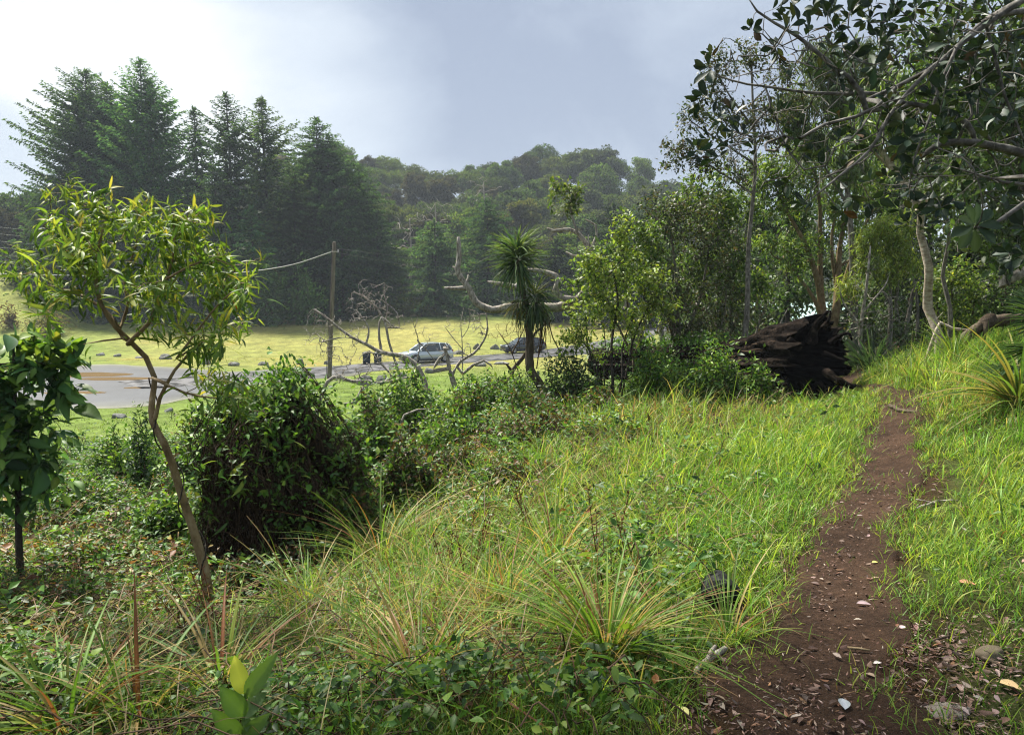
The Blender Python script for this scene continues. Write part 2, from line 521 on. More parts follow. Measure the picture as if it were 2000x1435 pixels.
# ------------------------------------------------------------------ ground sheet
fr = np.linspace(-R(64), R(64), 470)
bk = np.linspace(R(64), 2 * np.pi - R(64), 90)[1:-1]
azs = np.concatenate([fr, bk])
rad = np.concatenate([[.25], np.geomspace(.5, 950, 330)])
na, nr_ = len(azs), len(rad)
RR, AA = np.meshgrid(rad, azs, indexing='ij')
gx, gy = (RR * np.sin(AA)).ravel(), (RR * np.cos(AA)).ravel()
gz = H(gx, gy)
nz = fnoise(gx, gy, 1.3)
far = sstep(20, 40, np.hypot(gx, gy))[:, None]
soil = np.array([.036, .022, .011]) * (.55 + .9 * nz[:, None])
mossy = np.array([.05, .08, .016]) * (.6 + .8 * fnoise(gx, gy, .7, 4)[:, None])
k = np.maximum(sstep(.45, .62, fnoise(gx, gy, 2.3, 9)), sstep(.0, 1.0, gx - .28 * gy) * sstep(3.4, 4.4, gy))[:, None]
k = k * sstep(1.3, 2.2, np.where(np.hypot(gx, gy) < 22, trail_d(gx, gy), 9))[:, None]
gc = (soil * (1 - k * .6) + mossy * k * .6) * (1 - far) + np.array([.035, .042, .02]) * far
g = G()
i = np.arange(nr_ - 1)[:, None] * na; j = np.arange(na)[None]
f = np.stack([i + j, i + na + j, i + na + (j + 1) % na, i + (j + 1) % na], -1).reshape(-1, 4)
g.add(np.stack([gx, gy, gz], 1), f[:, ::-1], gc)
def ground_mat(name, scale, bump, rough, dist, amp=(.55, 1.5), spec=.35, patch=0):
    m, t = mat(name)
    ge = N(t, 'ShaderNodeNewGeometry')
    n = N(t, 'ShaderNodeTexNoise', Scale=scale, Detail=9.0, Roughness=.68)
    t.links.new(ge.outputs['Position'], n.inputs['Vector'])
    r = ramp(t, [(.3, amp[0]), (.7, amp[1])], n.outputs['Fac'])
    a = N(t, 'ShaderNodeVertexColor', layer_name='Col')
    c = mixc(t, 1.0, a.outputs[0], r.outputs[0], 'MULTIPLY')
    p = N(t, 'ShaderNodeBsdfPrincipled', Roughness=rough)
    if patch:
        n2 = N(t, 'ShaderNodeTexNoise', Scale=patch, Detail=5.0, Roughness=.6); t.links.new(ge.outputs['Position'], n2.inputs['Vector'])
        c = mixc(t, 1.0, c, ramp(t, [(.32, .68), (.68, 1.3)], n2.outputs['Fac']).outputs[0], 'MULTIPLY')
        if spec > .35: t.links.new(ramp(t, [(.4, max(rough - .3, .2)), (.62, rough + .2)], n2.outputs['Fac']).outputs[0], p.inputs['Roughness'])
    p.inputs['Specular IOR Level'].default_value = spec
    t.links.new(c, p.inputs['Base Color'])
    b = N(t, 'ShaderNodeBump', Strength=bump, Distance=dist)
    t.links.new(n.outputs['Fac'], b.inputs['Height']); t.links.new(b.outputs[0], p.inputs['Normal'])
    out(t, p.outputs[0])
    return m
ground = g.build('ground', ground_mat('ground_soil', 14, 1.0, .95, .06, (.5, 1.6), .08, 4))
ground['kind'] = 'structure'

# trail: a thin sheet with ragged edges that sink into the soil
L = len(_tp); m_ = 41
tn = nrm(np.gradient(_tp, axis=0)); sd = np.stack([tn[:, 1], -tn[:, 0]], 1)
hw = np.interp(_tp[:, 1], _tw_y, _tw_w)
u = np.linspace(-1.75, 1.75, m_)
tx = (_tp[:, None, 0] + sd[:, None, 0] * u[None] * hw[:, None]).ravel(); ty = (_tp[:, None, 1] + sd[:, None, 1] * u[None] * hw[:, None]).ravel()
uu = np.abs(np.tile(u, L))
edge = 1.10 + 1.3 * (fnoise(tx, ty, .45, 3) - .5)
tz = H(tx, ty) + np.where(uu < edge, .012, -.03) + (fnoise(tx, ty, .16, 5) - .5) * .022 + (vnoise(tx, ty, .06, 15) - .5) * .012 - .02 * sstep(1.0, .2, uu)
tz += .020
tcv = np.array([.048, .0275, .0165]) * (.62 + .75 * fnoise(tx, ty, .5, 21)[:, None])
g = G()
i = np.arange(L - 1)[:, None] * m_; j = np.arange(m_ - 1)[None]
g.add(np.stack([tx, ty, tz], 1), np.stack([i + j, i + j + 1, i + m_ + j + 1, i + m_ + j], -1).reshape(-1, 4), tcv)
o = g.build('trail', ground_mat('trail_soil', 38, 1.0, .9, .03, (.5, 1.5), .12, 5)); o['kind'] = 'structure'

# ------------------------------------------------------------------ lawn, lot, road, puddles
t_ = np.linspace((-420 - 1000) / F, (1290 - 1000) / F, 260)
dd = np.geomspace(25, 121, 150)
DD, TT = np.meshgrid(dd, t_, indexing='ij')
lx, ly = (DD * TT).ravel(), DD.ravel()
lz = H(lx, ly)
lpx = 1000 + F * lx / ly
off = np.where(lz < -3.0 + (ly > 60) * 20, .03, -.08)
off = np.where((ly > 111.5 + 3 * fnoise(lx, ly, 6)) & (lpx > 135), -.1, off)
yel = sstep(46, 66, ly + 7 * (fnoise(lx, ly, 9, 2) - .5)) * (1 - sstep(101, 110, ly)) * sstep(120, 330, lpx + 120 * (fnoise(lx, ly, 12, 6) - .5))
yel = np.clip(yel * (.35 + .95 * fnoise(lx, ly * 1.0, 10, 31)) + .25 * (fnoise(lx * .3, ly, 3, 44) - .5), 0, 1)[:, None]
lc = np.array([.13, .185, .036]) * (1 - yel) + np.array([.25, .232, .068]) * yel
bank = sstep(84, 90, ly)[:, None] * sstep(230, 120, lpx)[:, None]
lc = lc * (1 - bank) + np.array([.19, .21, .05]) * (.6 + .8 * fnoise(lx, ly, 3, 8)[:, None]) * bank
worn = sstep(.66, .8, fnoise(lx, ly, 5, 17))[:, None] * yel
lc = lc * (1 - worn * .45) + np.array([.33, .22, .05]) * worn * .45
lc *= (.82 + .36 * fnoise(lx, ly, 1.5, 60))[:, None]
g = G(); m_ = 260
i = np.arange(149)[:, None] * m_; j = np.arange(m_ - 1)[None]
g.add(np.stack([lx, ly, lz + off], 1), np.stack([i + j, i + j + 1, i + m_ + j + 1, i + m_ + j], -1).reshape(-1, 4), lc)
o = g.build('lawn', ground_mat('lawn_grass', 7, .8, .95, .15, (.5, 1.5), .1, .9)); o['kind'] = 'structure'

def flat(px, py): d = 5.2 * F / (py - 590); return ((px - 1000) / F * d, d)
poly = [flat(*q) for q in [(40,806),(180,800),(265,797),(350,785),(430,767),(520,750),(600,742),(690,734),(700,714),(560,721),(450,726),(380,721),(300,716),(200,712),(130,715),(40,722),(-80,735),(-140,790)]]
poly = spline([(a, b, 0) for a, b in poly + poly[:1]], .5)[:-1, :2]
poly += np.stack([fnoise(poly[:, 0], poly[:, 1], 2), fnoise(poly[:, 0], poly[:, 1], 2, 9)], 1) * 1.2 - .6
cen = np.array([-22.0, 47.0])
g = G(); rings = [0, .4, .7, .9, 1.0]
vv = np.concatenate([cen + (poly - cen) * max(r, .001) for r in rings]); n = len(poly)
i = np.arange(len(rings) - 1)[:, None] * n; j = np.arange(n)[None]
wet = (.026 + .034 * fnoise(vv[:, 0], vv[:, 1], 3))[:, None] * np.array([.88, .97, 1.1])
edge_ = np.repeat([0, 0, 0, .3, 1.0], n)[:, None]
g.add(np.concatenate([vv, np.full((len(vv), 1), -3.555)], 1), np.stack([i + j, i + (j + 1) % n, i + n + (j + 1) % n, i + n + j], -1).reshape(-1, 4),
      wet * (1 - edge_ * .5) + edge_ * .5 * np.array([.2, .2, .08]))
LOT = ground_mat('wet_gravel', 14, .5, .5, .03, (.7, 1.3), .33, .35)
o = g.build('gravel_lot', LOT, smooth=False); o['kind'] = 'structure'
rc = spline([(-24, 46, 0), (-18, 51.5, 0), (-12.6, 57, 0), (-8.6, 62, 0), (-2.4, 68.5, 0), (2.5, 73, 0), (8.1, 78, 0), (14.5, 84, 0), (22, 92, 0)], .7)[:, :2]
tn = nrm(np.gradient(rc, axis=0)); sd = np.stack([tn[:, 1], -tn[:, 0]], 1)
u = np.linspace(-3.0, 3.0, 13)
jit = (fnoise(rc[:, 0], rc[:, 1], 1.5, 3) - .5) * .7
us = u[None] + jit[:, None] * (np.abs(u) > 2.9)[None]
qx = (rc[:, None, 0] + sd[:, None, 0] * us).ravel(); qy = (rc[:, None, 1] + sd[:, None, 1] * us).ravel()
qz = H(qx, qy) + .052
g = G(); m_ = 13; i = np.arange(len(rc) - 1)[:, None] * m_; j = np.arange(m_ - 1)[None]
g.add(np.stack([qx, qy, qz], 1), np.stack([i + j, i + j + 1, i + m_ + j + 1, i + m_ + j], -1).reshape(-1, 4), (.042 + .04 * fnoise(qx, qy, 2.2, 3))[:, None] * np.array([1, .99, 1.03]))
o = g.build('road', ground_mat('wet_asphalt', 8, .3, .5, .02, (.6, 1.35), .4, .9)); o['kind'] = 'structure'
m, t = mat('muddy_water')
p = N(t, 'ShaderNodeBsdfPrincipled', Roughness=.12); p.inputs['Base Color'].default_value = (.26, .175, .085, 1); p.inputs['Specular IOR Level'].default_value = .35
out(t, p.outputs[0]); M_PUD = m
for px, py, rx, ry in [(176, 733, 2.6, 1.7), (225, 741, 2.6, 1.0), (140, 769, 1.7, .8), (272, 759, 1.0, .5), (312, 758, .7, .4)]:
    x, y = flat(px, py); g = G(); n = 40
    a = np.arange(n) / n * 2 * np.pi
    rr = .75 + .5 * fnoise(np.cos(a) * 1.3 + px, np.sin(a) * 1.3 + py, .8)
    rim = np.stack([x + rx * rr * np.cos(a), y + ry * rr * np.sin(a), np.full(n, -3.548)], 1)
    g.add(np.concatenate([rim, [[x, y, -3.548]]]), [(q, (q + 1) % n, n) for q in range(n)])
    o = g.build('puddle', M_PUD, smooth=False); o['kind'] = 'structure'

# ------------------------------------------------------------------ forest on the hill
def broad_variant(R_, Hh, npf, flat_, cols, nl, rs):
    """a rounded crown of leafy puffs on a trunk, standing at the origin"""
    r = np.random.default_rng(rs)
    gt, gl = G(), G()
    cz = Hh * .56
    th = r.random(npf) * 2 * np.pi; ph = np.arccos(r.uniform(-.75, 1, npf))
    rr = R_ * (.55 + .4 * r.random(npf))
    cen = np.stack([rr * np.sin(ph) * np.cos(th), rr * np.sin(ph) * np.sin(th), cz + rr * np.cos(ph) * flat_], 1)
    grow([(np.array([(0, 0, -1.5), (.2, .1, Hh * .3), (.1, -.2, Hh * .6)]), .3, .16)], cen, seg=1.2, rt=.05, r=r, g=gt, kmax=5)
    per = nl // npf
    for c in cen:
        pr = R_ * r.uniform(.20, .34)
        u = nrm(r.normal(size=(per, 3)) + [0, 0, .25])
        pos = c + u * pr * (r.random((per, 1)) ** .35) * [1, 1, .75]
        tint = np.exp(r.normal(0, .16))
        leaves(gl, T_Q, pos, u + r.normal(0, .6, (per, 3)) - [0, 0, .2], u + r.normal(0, .6, (per, 3)) + [0, 0, .3], r.uniform(.35, .72, per),
               pick(per, cols, None, .2, r) * tint, 1.1)
    return gt, gl
GREENS = [[(.055, .10, .034), (.075, .125, .038), (.10, .145, .048)], [(.075, .105, .04), (.10, .125, .052), (.062, .088, .036)],
          [(.075, .11, .022), (.06, .095, .02)], [(.06, .058, .035), (.08, .075, .045), (.05, .055, .03)]]
variants = []
for q, (R_, Hh, npf, fl, ci, nl) in enumerate([(5.0, 12, 64, 1.0, 0, 8800), (5.4, 12, 70, .9, 1, 9200), (4.2, 14, 56, 1.3, 3, 8000), (6.4, 12, 80, .7, 2, 9600), (4.8, 14, 60, 1.15, 1, 8400), (5.4, 13, 66, 1.0, 0, 9000)]):
    gt, gl = broad_variant(R_, Hh, npf, fl, GREENS[ci], nl, 100 + q)
    kindlab = ['rounded grey green tree in the forest covering the far hill', 'flat topped olive tree in the forest covering the far hill', 'brownish upright tree in the forest covering the far hill',
               'spreading bright green tree in the forest covering the far hill', 'tall dull olive tree in the forest covering the far hill', 'dark green domed tree in the forest covering the far hill'][q]
    o = thing('forest_tree', kindlab, 'tree', (0, 0, 0), 'hill forest trees of kind ' + ['grey green', 'olive', 'brownish', 'bright', 'tall', 'domed'][q])
    gt.build('trunk', M_BARKG, o); gl.build('crown', M_FAR, o)
    variants.append(o)
used = [False] * 6
hr = np.random.default_rng(77)
spots = []
for ri, dep in enumerate([122, 133, 146, 160, 175, 191, 208, 226, 241]):
    step = 8.2 * F / dep
    for px in np.arange(-120 + hr.random() * step, 1560, step):
        if 70 < px < 560 and ri not in (3, 6, 8): continue
        if 60 < px < 1060 and ri == 0: continue
        if px > 1340 and ri % 2: continue
        spots.append((px + hr.normal(0, step * .2), dep + hr.normal(0, 3)))
for px, dep in spots:
    x = (px - 1000) / F * dep
    v = int(hr.choice(6, p=[.22, .16, .2, .08, .16, .18]))
    o = variants[v] if not used[v] else copy_tree(variants[v])
    used[v] = True
    s = hr.uniform(.72, 1.12)
    o.location = (x, dep, H1(x, dep) - .4); o.scale = (s, s, s * hr.uniform(.85, 1.1)); o.rotation_euler = (0, 0, hr.random() * 6.28)
for v in range(6):
    if not used[v]: variants[v].location = (20, 200, H1(20, 200))

# bright umbrella shaped trees and bare grey trees standing out of the forest
def solo_broad(px, py, d, wpx, hpx, cols, label, npf=26, nl=6000, fl=.5, rs=0):
    Rr = wpx / 2 * d / F
    top = P(px, py - hpx / 2, d)
    z0 = H1(top[0], d)
    Hh = max(top[2] - z0, 4)
    gt, gl = broad_variant(Rr * .85, Hh / (.62 + .5 * fl * Rr / max(Hh, 1)) if False else Hh * .98, npf, fl, cols, nl, rs)
    o = thing('forest_tree', label, 'tree', (0, 0, 0))
    gt.build('trunk', M_BARKG, o); gl.build('crown', M_FAR, o)
    o.location = (top[0], d, z0)
solo_broad(1190, 405, 190, 120, 70, [(.10, .15, .028), (.08, .13, .025)], 'bright green umbrella shaped tree on the hill behind the leafy dead limb', 30, 7000, .45, 1)
solo_broad(745, 385, 150, 90, 80, [(.10, .13, .03), (.085, .12, .03)], 'yellowish green rounded tree right beside the dense conifers', 24, 5000, .7, 2)
solo_broad(1020, 400, 150, 70, 120, [(.10, .12, .04), (.12, .125, .05)], 'pale olive slender tree on the hill above the spiky palm lily', 24, 5000, 1.3, 3)
for px, py, d, h, lab in [(845, 440, 135, 12, 'bare grey white dead tree halfway up the forested hill'), (940, 395, 150, 11, 'forked leafless pale tree on the hill left of the spiky crown'),
                          (795, 480, 124, 9, 'thin leafless grey tree between the two dark conifer groups')]:
    b = P(px, py, d); z0 = H1(b[0], d); z1 = b[2] + 4
    r = np.random.default_rng(int(px))
    t1 = np.array([b[0] + .5, d, z1])
    base = np.array([b[0], d, z0 - .3])
    tg = np.stack([b[0] + r.normal(0, 1.7, 60), d + r.normal(0, 1.7, 60), z0 + (z1 - z0) * r.uniform(.35, 1.05, 60)], 1)
    g = G(); grow([(np.array([base, (base + t1) / 2 + [.4, 0, 0], t1]), .22, .07)], tg, seg=.6, rt=.045, r=r, g=g, lift=.25, kmax=5)
    o = thing('dead_tree', lab, 'tree', base); g.build('trunk', M_DEAD, o)

# ------------------------------------------------------------------ conifers
NEED = [(.046, .098, .044), (.068, .13, .052), (.10, .168, .054), (.052, .10, .056)]
def conifer(label, px, top, d, hw, full=.5, crown=.1, dens=1.0, sweep=.15, rs=1, cols=NEED, twin=0, base_shift=0, name='conifer', tipw=.05, irr=.25, spray=.68, step=.58, tpow=1.0):
    r = np.random.default_rng(rs)
    T = P(px, top, d); bx = T[0] + base_shift; z0 = H1(bx, d)
    Ht = T[2] - z0; Rm = hw * d / F
    tint = np.exp(r.normal(0, .22)) * np.exp(r.normal(0, .035, 3)); cols = [tuple(np.array(c) * tint) for c in cols]
    hw = hw * .93; Rm = Rm * .93
    gt, gc = G(), G()
    o = thing(name, label, 'conifer', (bx, d, z0 - .3))
    for tw in range(1 + (1 if twin else 0)):
        dx = twin * tw; hh = Ht * (1 - .08 * tw)
        zz = np.linspace(0, 1, 14)
        axis = np.stack([bx + (T[0] - bx) * zz + dx * np.minimum(1, zz * 3) + .15 * np.sin(zz * 5 + rs), np.full(14, d) + .2 * np.sin(zz * 4), z0 - .3 + (hh + .3) * zz], 1)
        tube(gt, axis, (.022 * Ht * .55) * (1 - zz) ** .8 + .03, 8, rough=.05)
        z = crown * hh; lean = r.random() * 6.28
        while z < hh - .15:
            q = z / hh
            prof = np.interp(q, [crown, crown + (full - crown) * .35, full, .5 * (1 + full), .93, 1.0], [.72, .92, 1.0, .84 ** tpow, .30 + tipw, tipw])
            nb = int(r.integers(5, 8) * max(1, dens)) if q < .9 else 5
            for b in range(nb):
                if r.random() > dens * 1.05: continue
                az = lean + b * 6.28 / nb + r.normal(0, .3)
                Lb = Rm * prof * np.clip(1 + r.normal(0, irr), .35, 1.5) * (1.0 if not twin else .85)
                if Lb < .25: Lb = .25
                m = max(3, int(Lb / .38))
                s = np.linspace(.12, 1, m)
                hdir = np.array([math.cos(az), math.sin(az), 0])
                el = sweep + r.normal(0, .1) - .35 * (1 - q)
                rise = Lb * (s * math.sin(el) + .28 * s ** 2 * sweep * 2 - .12 * np.sin(s * 3.1) * (1 - q))
                p0 = np.array([np.interp(z, axis[:, 2] - z0, axis[:, 0]), np.interp(z, axis[:, 2] - z0, axis[:, 1]), z0 + z])
                pts = p0 + hdir * (Lb * s * math.cos(el))[:, None] + np.stack([np.zeros(m), np.zeros(m), rise], 1)
                if Lb > 1.2 and r.random() < .75:
                    tube(gt, np.concatenate([p0[None], pts[::2]]), np.linspace(.075, .02, len(pts[::2]) + 1), 3, cap=False)
                side = np.array([-hdir[1], hdir[0], 0])
                kf = 5
                pos = np.repeat(pts, kf, 0)
                n = len(pos); ss = np.repeat(s, kf)
                sg = r.choice([-1, 1], n)[:, None]
                fwd = hdir * r.uniform(.4, 1.1, (n, 1)) + side * sg * r.uniform(.1, 1.0, (n, 1)) + r.normal(0, .22, (n, 3))
                fwd[:, 2] += -.28 + .6 * sweep + .25 * (q > .8)
                pos = pos + r.normal(0, .10, (n, 3))
                up = np.array([0, 0, 1.]) + r.normal(0, .55, (n, 3))
                sz = spray * r.uniform(.65, 1.25, n) * (1.15 - .35 * ss) * (1.0 if q < .85 else .7)
                leaves(gc, T_QSPRAY, pos, fwd, up, sz, pick(n, cols, None, .15, r) * np.exp(r.normal(0, .16)))
            z += step * r.uniform(.75, 1.25) * (1.0 if q < .85 else .7)
        top_ = axis[-1]
        leaves(gc, T_QSPRAY, top_ + r.normal(0, .1, (8, 3)) - [0, 0, .4], r.normal(0, .3, (8, 3)) + [0, 0, 1], r.normal(size=(8, 3)), .8, pick(8, cols, None, .15, r))
    gt.build('trunk', M_DARKB, o); gc.build('crown', M_NEEDLE, o)
    return o
conifer('very broad dense dark conifer at the outer end of the tall row', 168, 138, 113, 128, .36, .05, 1.8, .22, 1, irr=.2, tpow=.9)
conifer('second pointed conifer growing tight beside the broadest conifer', 208, 166, 111, 82, .35, .08, 1.4, .2, 2)
conifer('tallest conifer with layered upswept branches and twin bare trunks', 272, 118, 107, 104, .52, .40, .95, .34, 3, twin=1.1, step=.78, irr=.16, spray=.75, tpow=.7)
conifer('narrow ragged conifer in the gap right after the tallest one', 378, 212, 110, 48, .55, .34, .8, .1, 4, irr=.45)
conifer('sparse narrow conifer with a long bare dark trunk and uneven top', 443, 184, 106, 56, .66, .42, .85, .35, 5, irr=.38, tpow=.55)
conifer('conifer with thick dark trunk and spreading top above shorter conifers', 513, 194, 105, 66, .62, .30, .9, .25, 6, irr=.3, tpow=.7)
conifer('feathery green conifer with a thin double spire at its tip', 620, 232, 112, 118, .26, .03, 1.4, .05, 7, twin=1.6, tpow=.62, cols=[(.062, .13, .048), (.09, .165, .054), (.048, .10, .046)])
conifer('conifer sloping down to the forest at the end of the dense row', 692, 318, 116, 92, .36, .03, 1.4, .03, 8, cols=[(.064, .132, .048), (.088, .155, .054)])
conifer('short dense conifer filling the row under the broadest one', 118, 330, 104, 78, .35, .02, 1.4, .05, 9)
conifer('short dark conifer in front of the tallest conifer trunk', 238, 372, 102, 78, .4, .02, 1.0, .05, 10)
conifer('bushy dark conifer below the ragged narrow conifer', 338, 392, 101, 76, .42, .02, 1.0, .05, 11)
conifer('bushy conifer in front of the sparse conifer with bare trunk', 420, 330, 103, 68, .4, .02, 1.0, .05, 12)
conifer('dark conifer hiding the foot of the thick trunked conifer', 492, 405, 101, 62, .42, .02, 1.0, .0, 13)
conifer('mid green conifer between the thick trunk and the feathery conifer', 575, 345, 106, 74, .4, .02, 1.0, .03, 14, cols=[(.03, .055, .022), (.038, .06, .024)])
conifer('low dark conifer at the lawn edge just past the wooden pole', 668, 440, 106, 64, .4, .02, 1.0, .0, 15)
conifer('low bushy conifer at the lawn edge behind the dead twigs', 735, 420, 112, 55, .35, .02, 1.0, .0, 16)
conifer('rounded dark conifer left of the pair above the silver car', 848, 430, 112, 84, .32, .03, 1.0, .0, 17, tipw=.12, tpow=.6)
conifer('pointed dark conifer right of the pair above the silver car', 952, 392, 116, 76, .32, .03, 1.0, .02, 18, tipw=.08, tpow=.7)
conifer('dark pine with flat layered boughs behind the dead limbs', 1200, 400, 96, 72, .45, .05, .95, .05, 19, step=.9, cols=[(.016, .032, .02), (.022, .04, .022)])
conifer('second dark layered pine half hidden by the right hand trees', 1275, 378, 92, 66, .45, .05, .95, .05, 20, step=.9, cols=[(.016, .032, .02), (.022, .04, .022)])
conifer('dark pine behind the dry palm lily crown', 1085, 470, 104, 80, .4, .02, 1.0, .0, 21, cols=[(.016, .032, .02), (.022, .04, .022)])

# leafy shrubs along the far edge of the lawn and on the bank
def bush(name, label, px, py0, d, wpx, hpx, cols, nt=120, per=10, T=T_Q, size=.07, spread=.05, probs=None, twig=.004, barkm=None, lm=None, seg=.12, shell=.35, group=None, rs=None, depth=1.0, ws=1.0, droop=.2, expo=.42):
    r = np.random.default_rng(rs if rs is not None else int(px * 7 + py0))
    B = P(px, py0, d); z0 = min(H1(B[0], B[1]), B[2])
    B[2] = z0
    a, h = wpx / 2 * d / F, max(P(px, py0 - hpx, d)[2] - z0, .1)
    u = nrm(r.normal(size=(nt, 3)) + [0, 0, .3]) * (r.random((nt, 1)) ** shell)
    bump = 1 + .3 * np.sin(u[:, :1] * 5 + px) * np.cos(u[:, 1:2] * 4)
    u[:, 2] = np.abs(u[:, 2])
    tg = B + u * bump * [a, a * depth, h]
    g1, g2 = G(), G()
    seeds = [(np.array([B + [r.normal(0, a * .12), r.normal(0, a * .12), -.1], B + [r.normal(0, a * .3), r.normal(0, a * .3), h * .45]]), twig * 3, twig * 2) for _ in range(4)]
    tips, dirs = grow(seeds, tg, seg=seg * max(1, h / 1.2), rt=twig, r=r, g=g1, expo=expo)
    dirs = nrm(dirs * .6 + nrm(tips - B - [0, 0, h * .2]))
    leafify(g2, tips, dirs, per, spread, T, size, cols, probs, along=spread * 3, droop=droop, ws=ws)
    o = thing(name, label, 'shrub' if name == 'shrub' else 'plant', B, group)
    g1.build('branches', barkm or M_TWIG, o); g2.build('foliage', lm or M_LEAF, o)
    return o
VG = [(.09, .18, .045), (.12, .22, .05), (.07, .135, .04)]
bush('shrub', 'bright green climbing shrub against the conifers left of the pole', 530, 606, 99, 110, 130, VG, 220, 14, T_Q, .5, .6, twig=.03, seg=1, lm=M_FAR)
bush('shrub', 'dull green shrub between the bright climbing shrub and the pole', 600, 606, 100, 90, 100, VG, 180, 12, T_Q, .5, .6, twig=.03, seg=1, lm=M_FAR)
bush('shrub', 'dry tan shrub at the foot of the grassy bank', 95, 628, 88, 90, 32, [(.22, .17, .07), (.18, .16, .06), (.12, .13, .04)], 120, 10, T_Q, .32, .3, twig=.02, seg=.5, lm=M_FAR)
bush('shrub', 'small brown shrub high on the grassy bank', 18, 607, 90, 50, 24, [(.2, .14, .06), (.16, .13, .05)], 70, 8, T_Q, .32, .3, twig=.02, seg=.5, lm=M_FAR)
bush('shrub', 'dark round shrub at the top of the grassy bank', 45, 550, 104, 70, 40, [(.05, .07, .03), (.04, .06, .025)], 120, 12, T_Q, .45, .4, twig=.02, seg=.5, lm=M_FAR)
bush('shrub', 'low green undergrowth on the small bank between the conifer groups', 800, 606, 110, 160, 30, [(.09, .12, .035), (.07, .10, .03)], 200, 9, T_Q, .4, .4, twig=.02, seg=.5, lm=M_FAR, depth=.3)
bush('shrub', 'dark shrub at the lawn edge behind the dead twigs', 690, 608, 106, 80, 40, [(.04, .06, .025), (.05, .07, .03)], 120, 9, T_Q, .4, .4, twig=.02, seg=.5, lm=M_FAR)

# ------------------------------------------------------------------ cars
M_GLASS = plain_mat('car_glass', (.03, .04, .045), .05, spec=.9)
M_TYRE = plain_mat('tyre_rubber', (.012, .012, .012), .8)
M_RIM = plain_mat('alloy_rim', (.5, .5, .52), .3, .9)
M_BLACKP = plain_mat('black_plastic', (.015, .015, .016), .55)
M_LAMP = plain_mat('headlamp_glass', (.75, .78, .8), .1, coat=1)
M_RED = plain_mat('tail_lamp_red', (.35, .01, .01), .15, coat=1)
def bxm(g, c, s, col=(1, 1, 1), bev=.0):
    c = np.array(c, float); s = np.array(s, float) / 2
    if bev <= 0:
        v = np.array([(x, y, z) for x in (-1, 1) for y in (-1, 1) for z in (-1, 1)]) * s + c
        g.add(v, [(0, 1, 3, 2), (4, 6, 7, 5), (0, 4, 5, 1), (2, 3, 7, 6), (0, 2, 6, 4), (1, 5, 7, 3)], col); return
    rings = []
    for z, k in ((-s[2], bev), (-s[2] + bev, 0), (s[2] - bev, 0), (s[2], bev)):
        a, b, e = s[0] - k, s[1] - k, bev
        rings.append([(a - e, -b, z), (a, -b + e, z), (a, b - e, z), (a - e, b, z), (-a + e, b, z), (-a, b - e, z), (-a, -b + e, z), (-a + e, -b, z)])
    v = np.array(rings).reshape(-1, 3) + c
    f = [(r * 8 + i, r * 8 + (i + 1) % 8, r * 8 + 8 + (i + 1) % 8, r * 8 + 8 + i) for r in range(3) for i in range(8)]
    g.add(v, f, col); g.add(v, [tuple(range(7, -1, -1)), tuple(range(24, 32))], col)
def lathe(g, c, axis, prof, n=20, col=(1, 1, 1)):   # profile of (along axis, radius)
    axis = nrm(np.array(axis, float)); ref = np.array([0, 0, 1.]) if abs(axis[2]) < .9 else np.array([1., 0, 0])
    u = nrm(np.cross(axis, ref)); v = np.cross(axis, u); a = np.arange(n) / n * 2 * np.pi
    vv = np.concatenate([np.array(c) + axis * h + r * (np.cos(a)[:, None] * u + np.sin(a)[:, None] * v) for h, r in prof])
    i = np.arange(len(prof) - 1)[:, None] * n; j = np.arange(n)[None]
    g.add(vv, np.stack([i + j, i + (j + 1) % n, i + n + (j + 1) % n, i + n + j], -1).reshape(-1, 4), col)
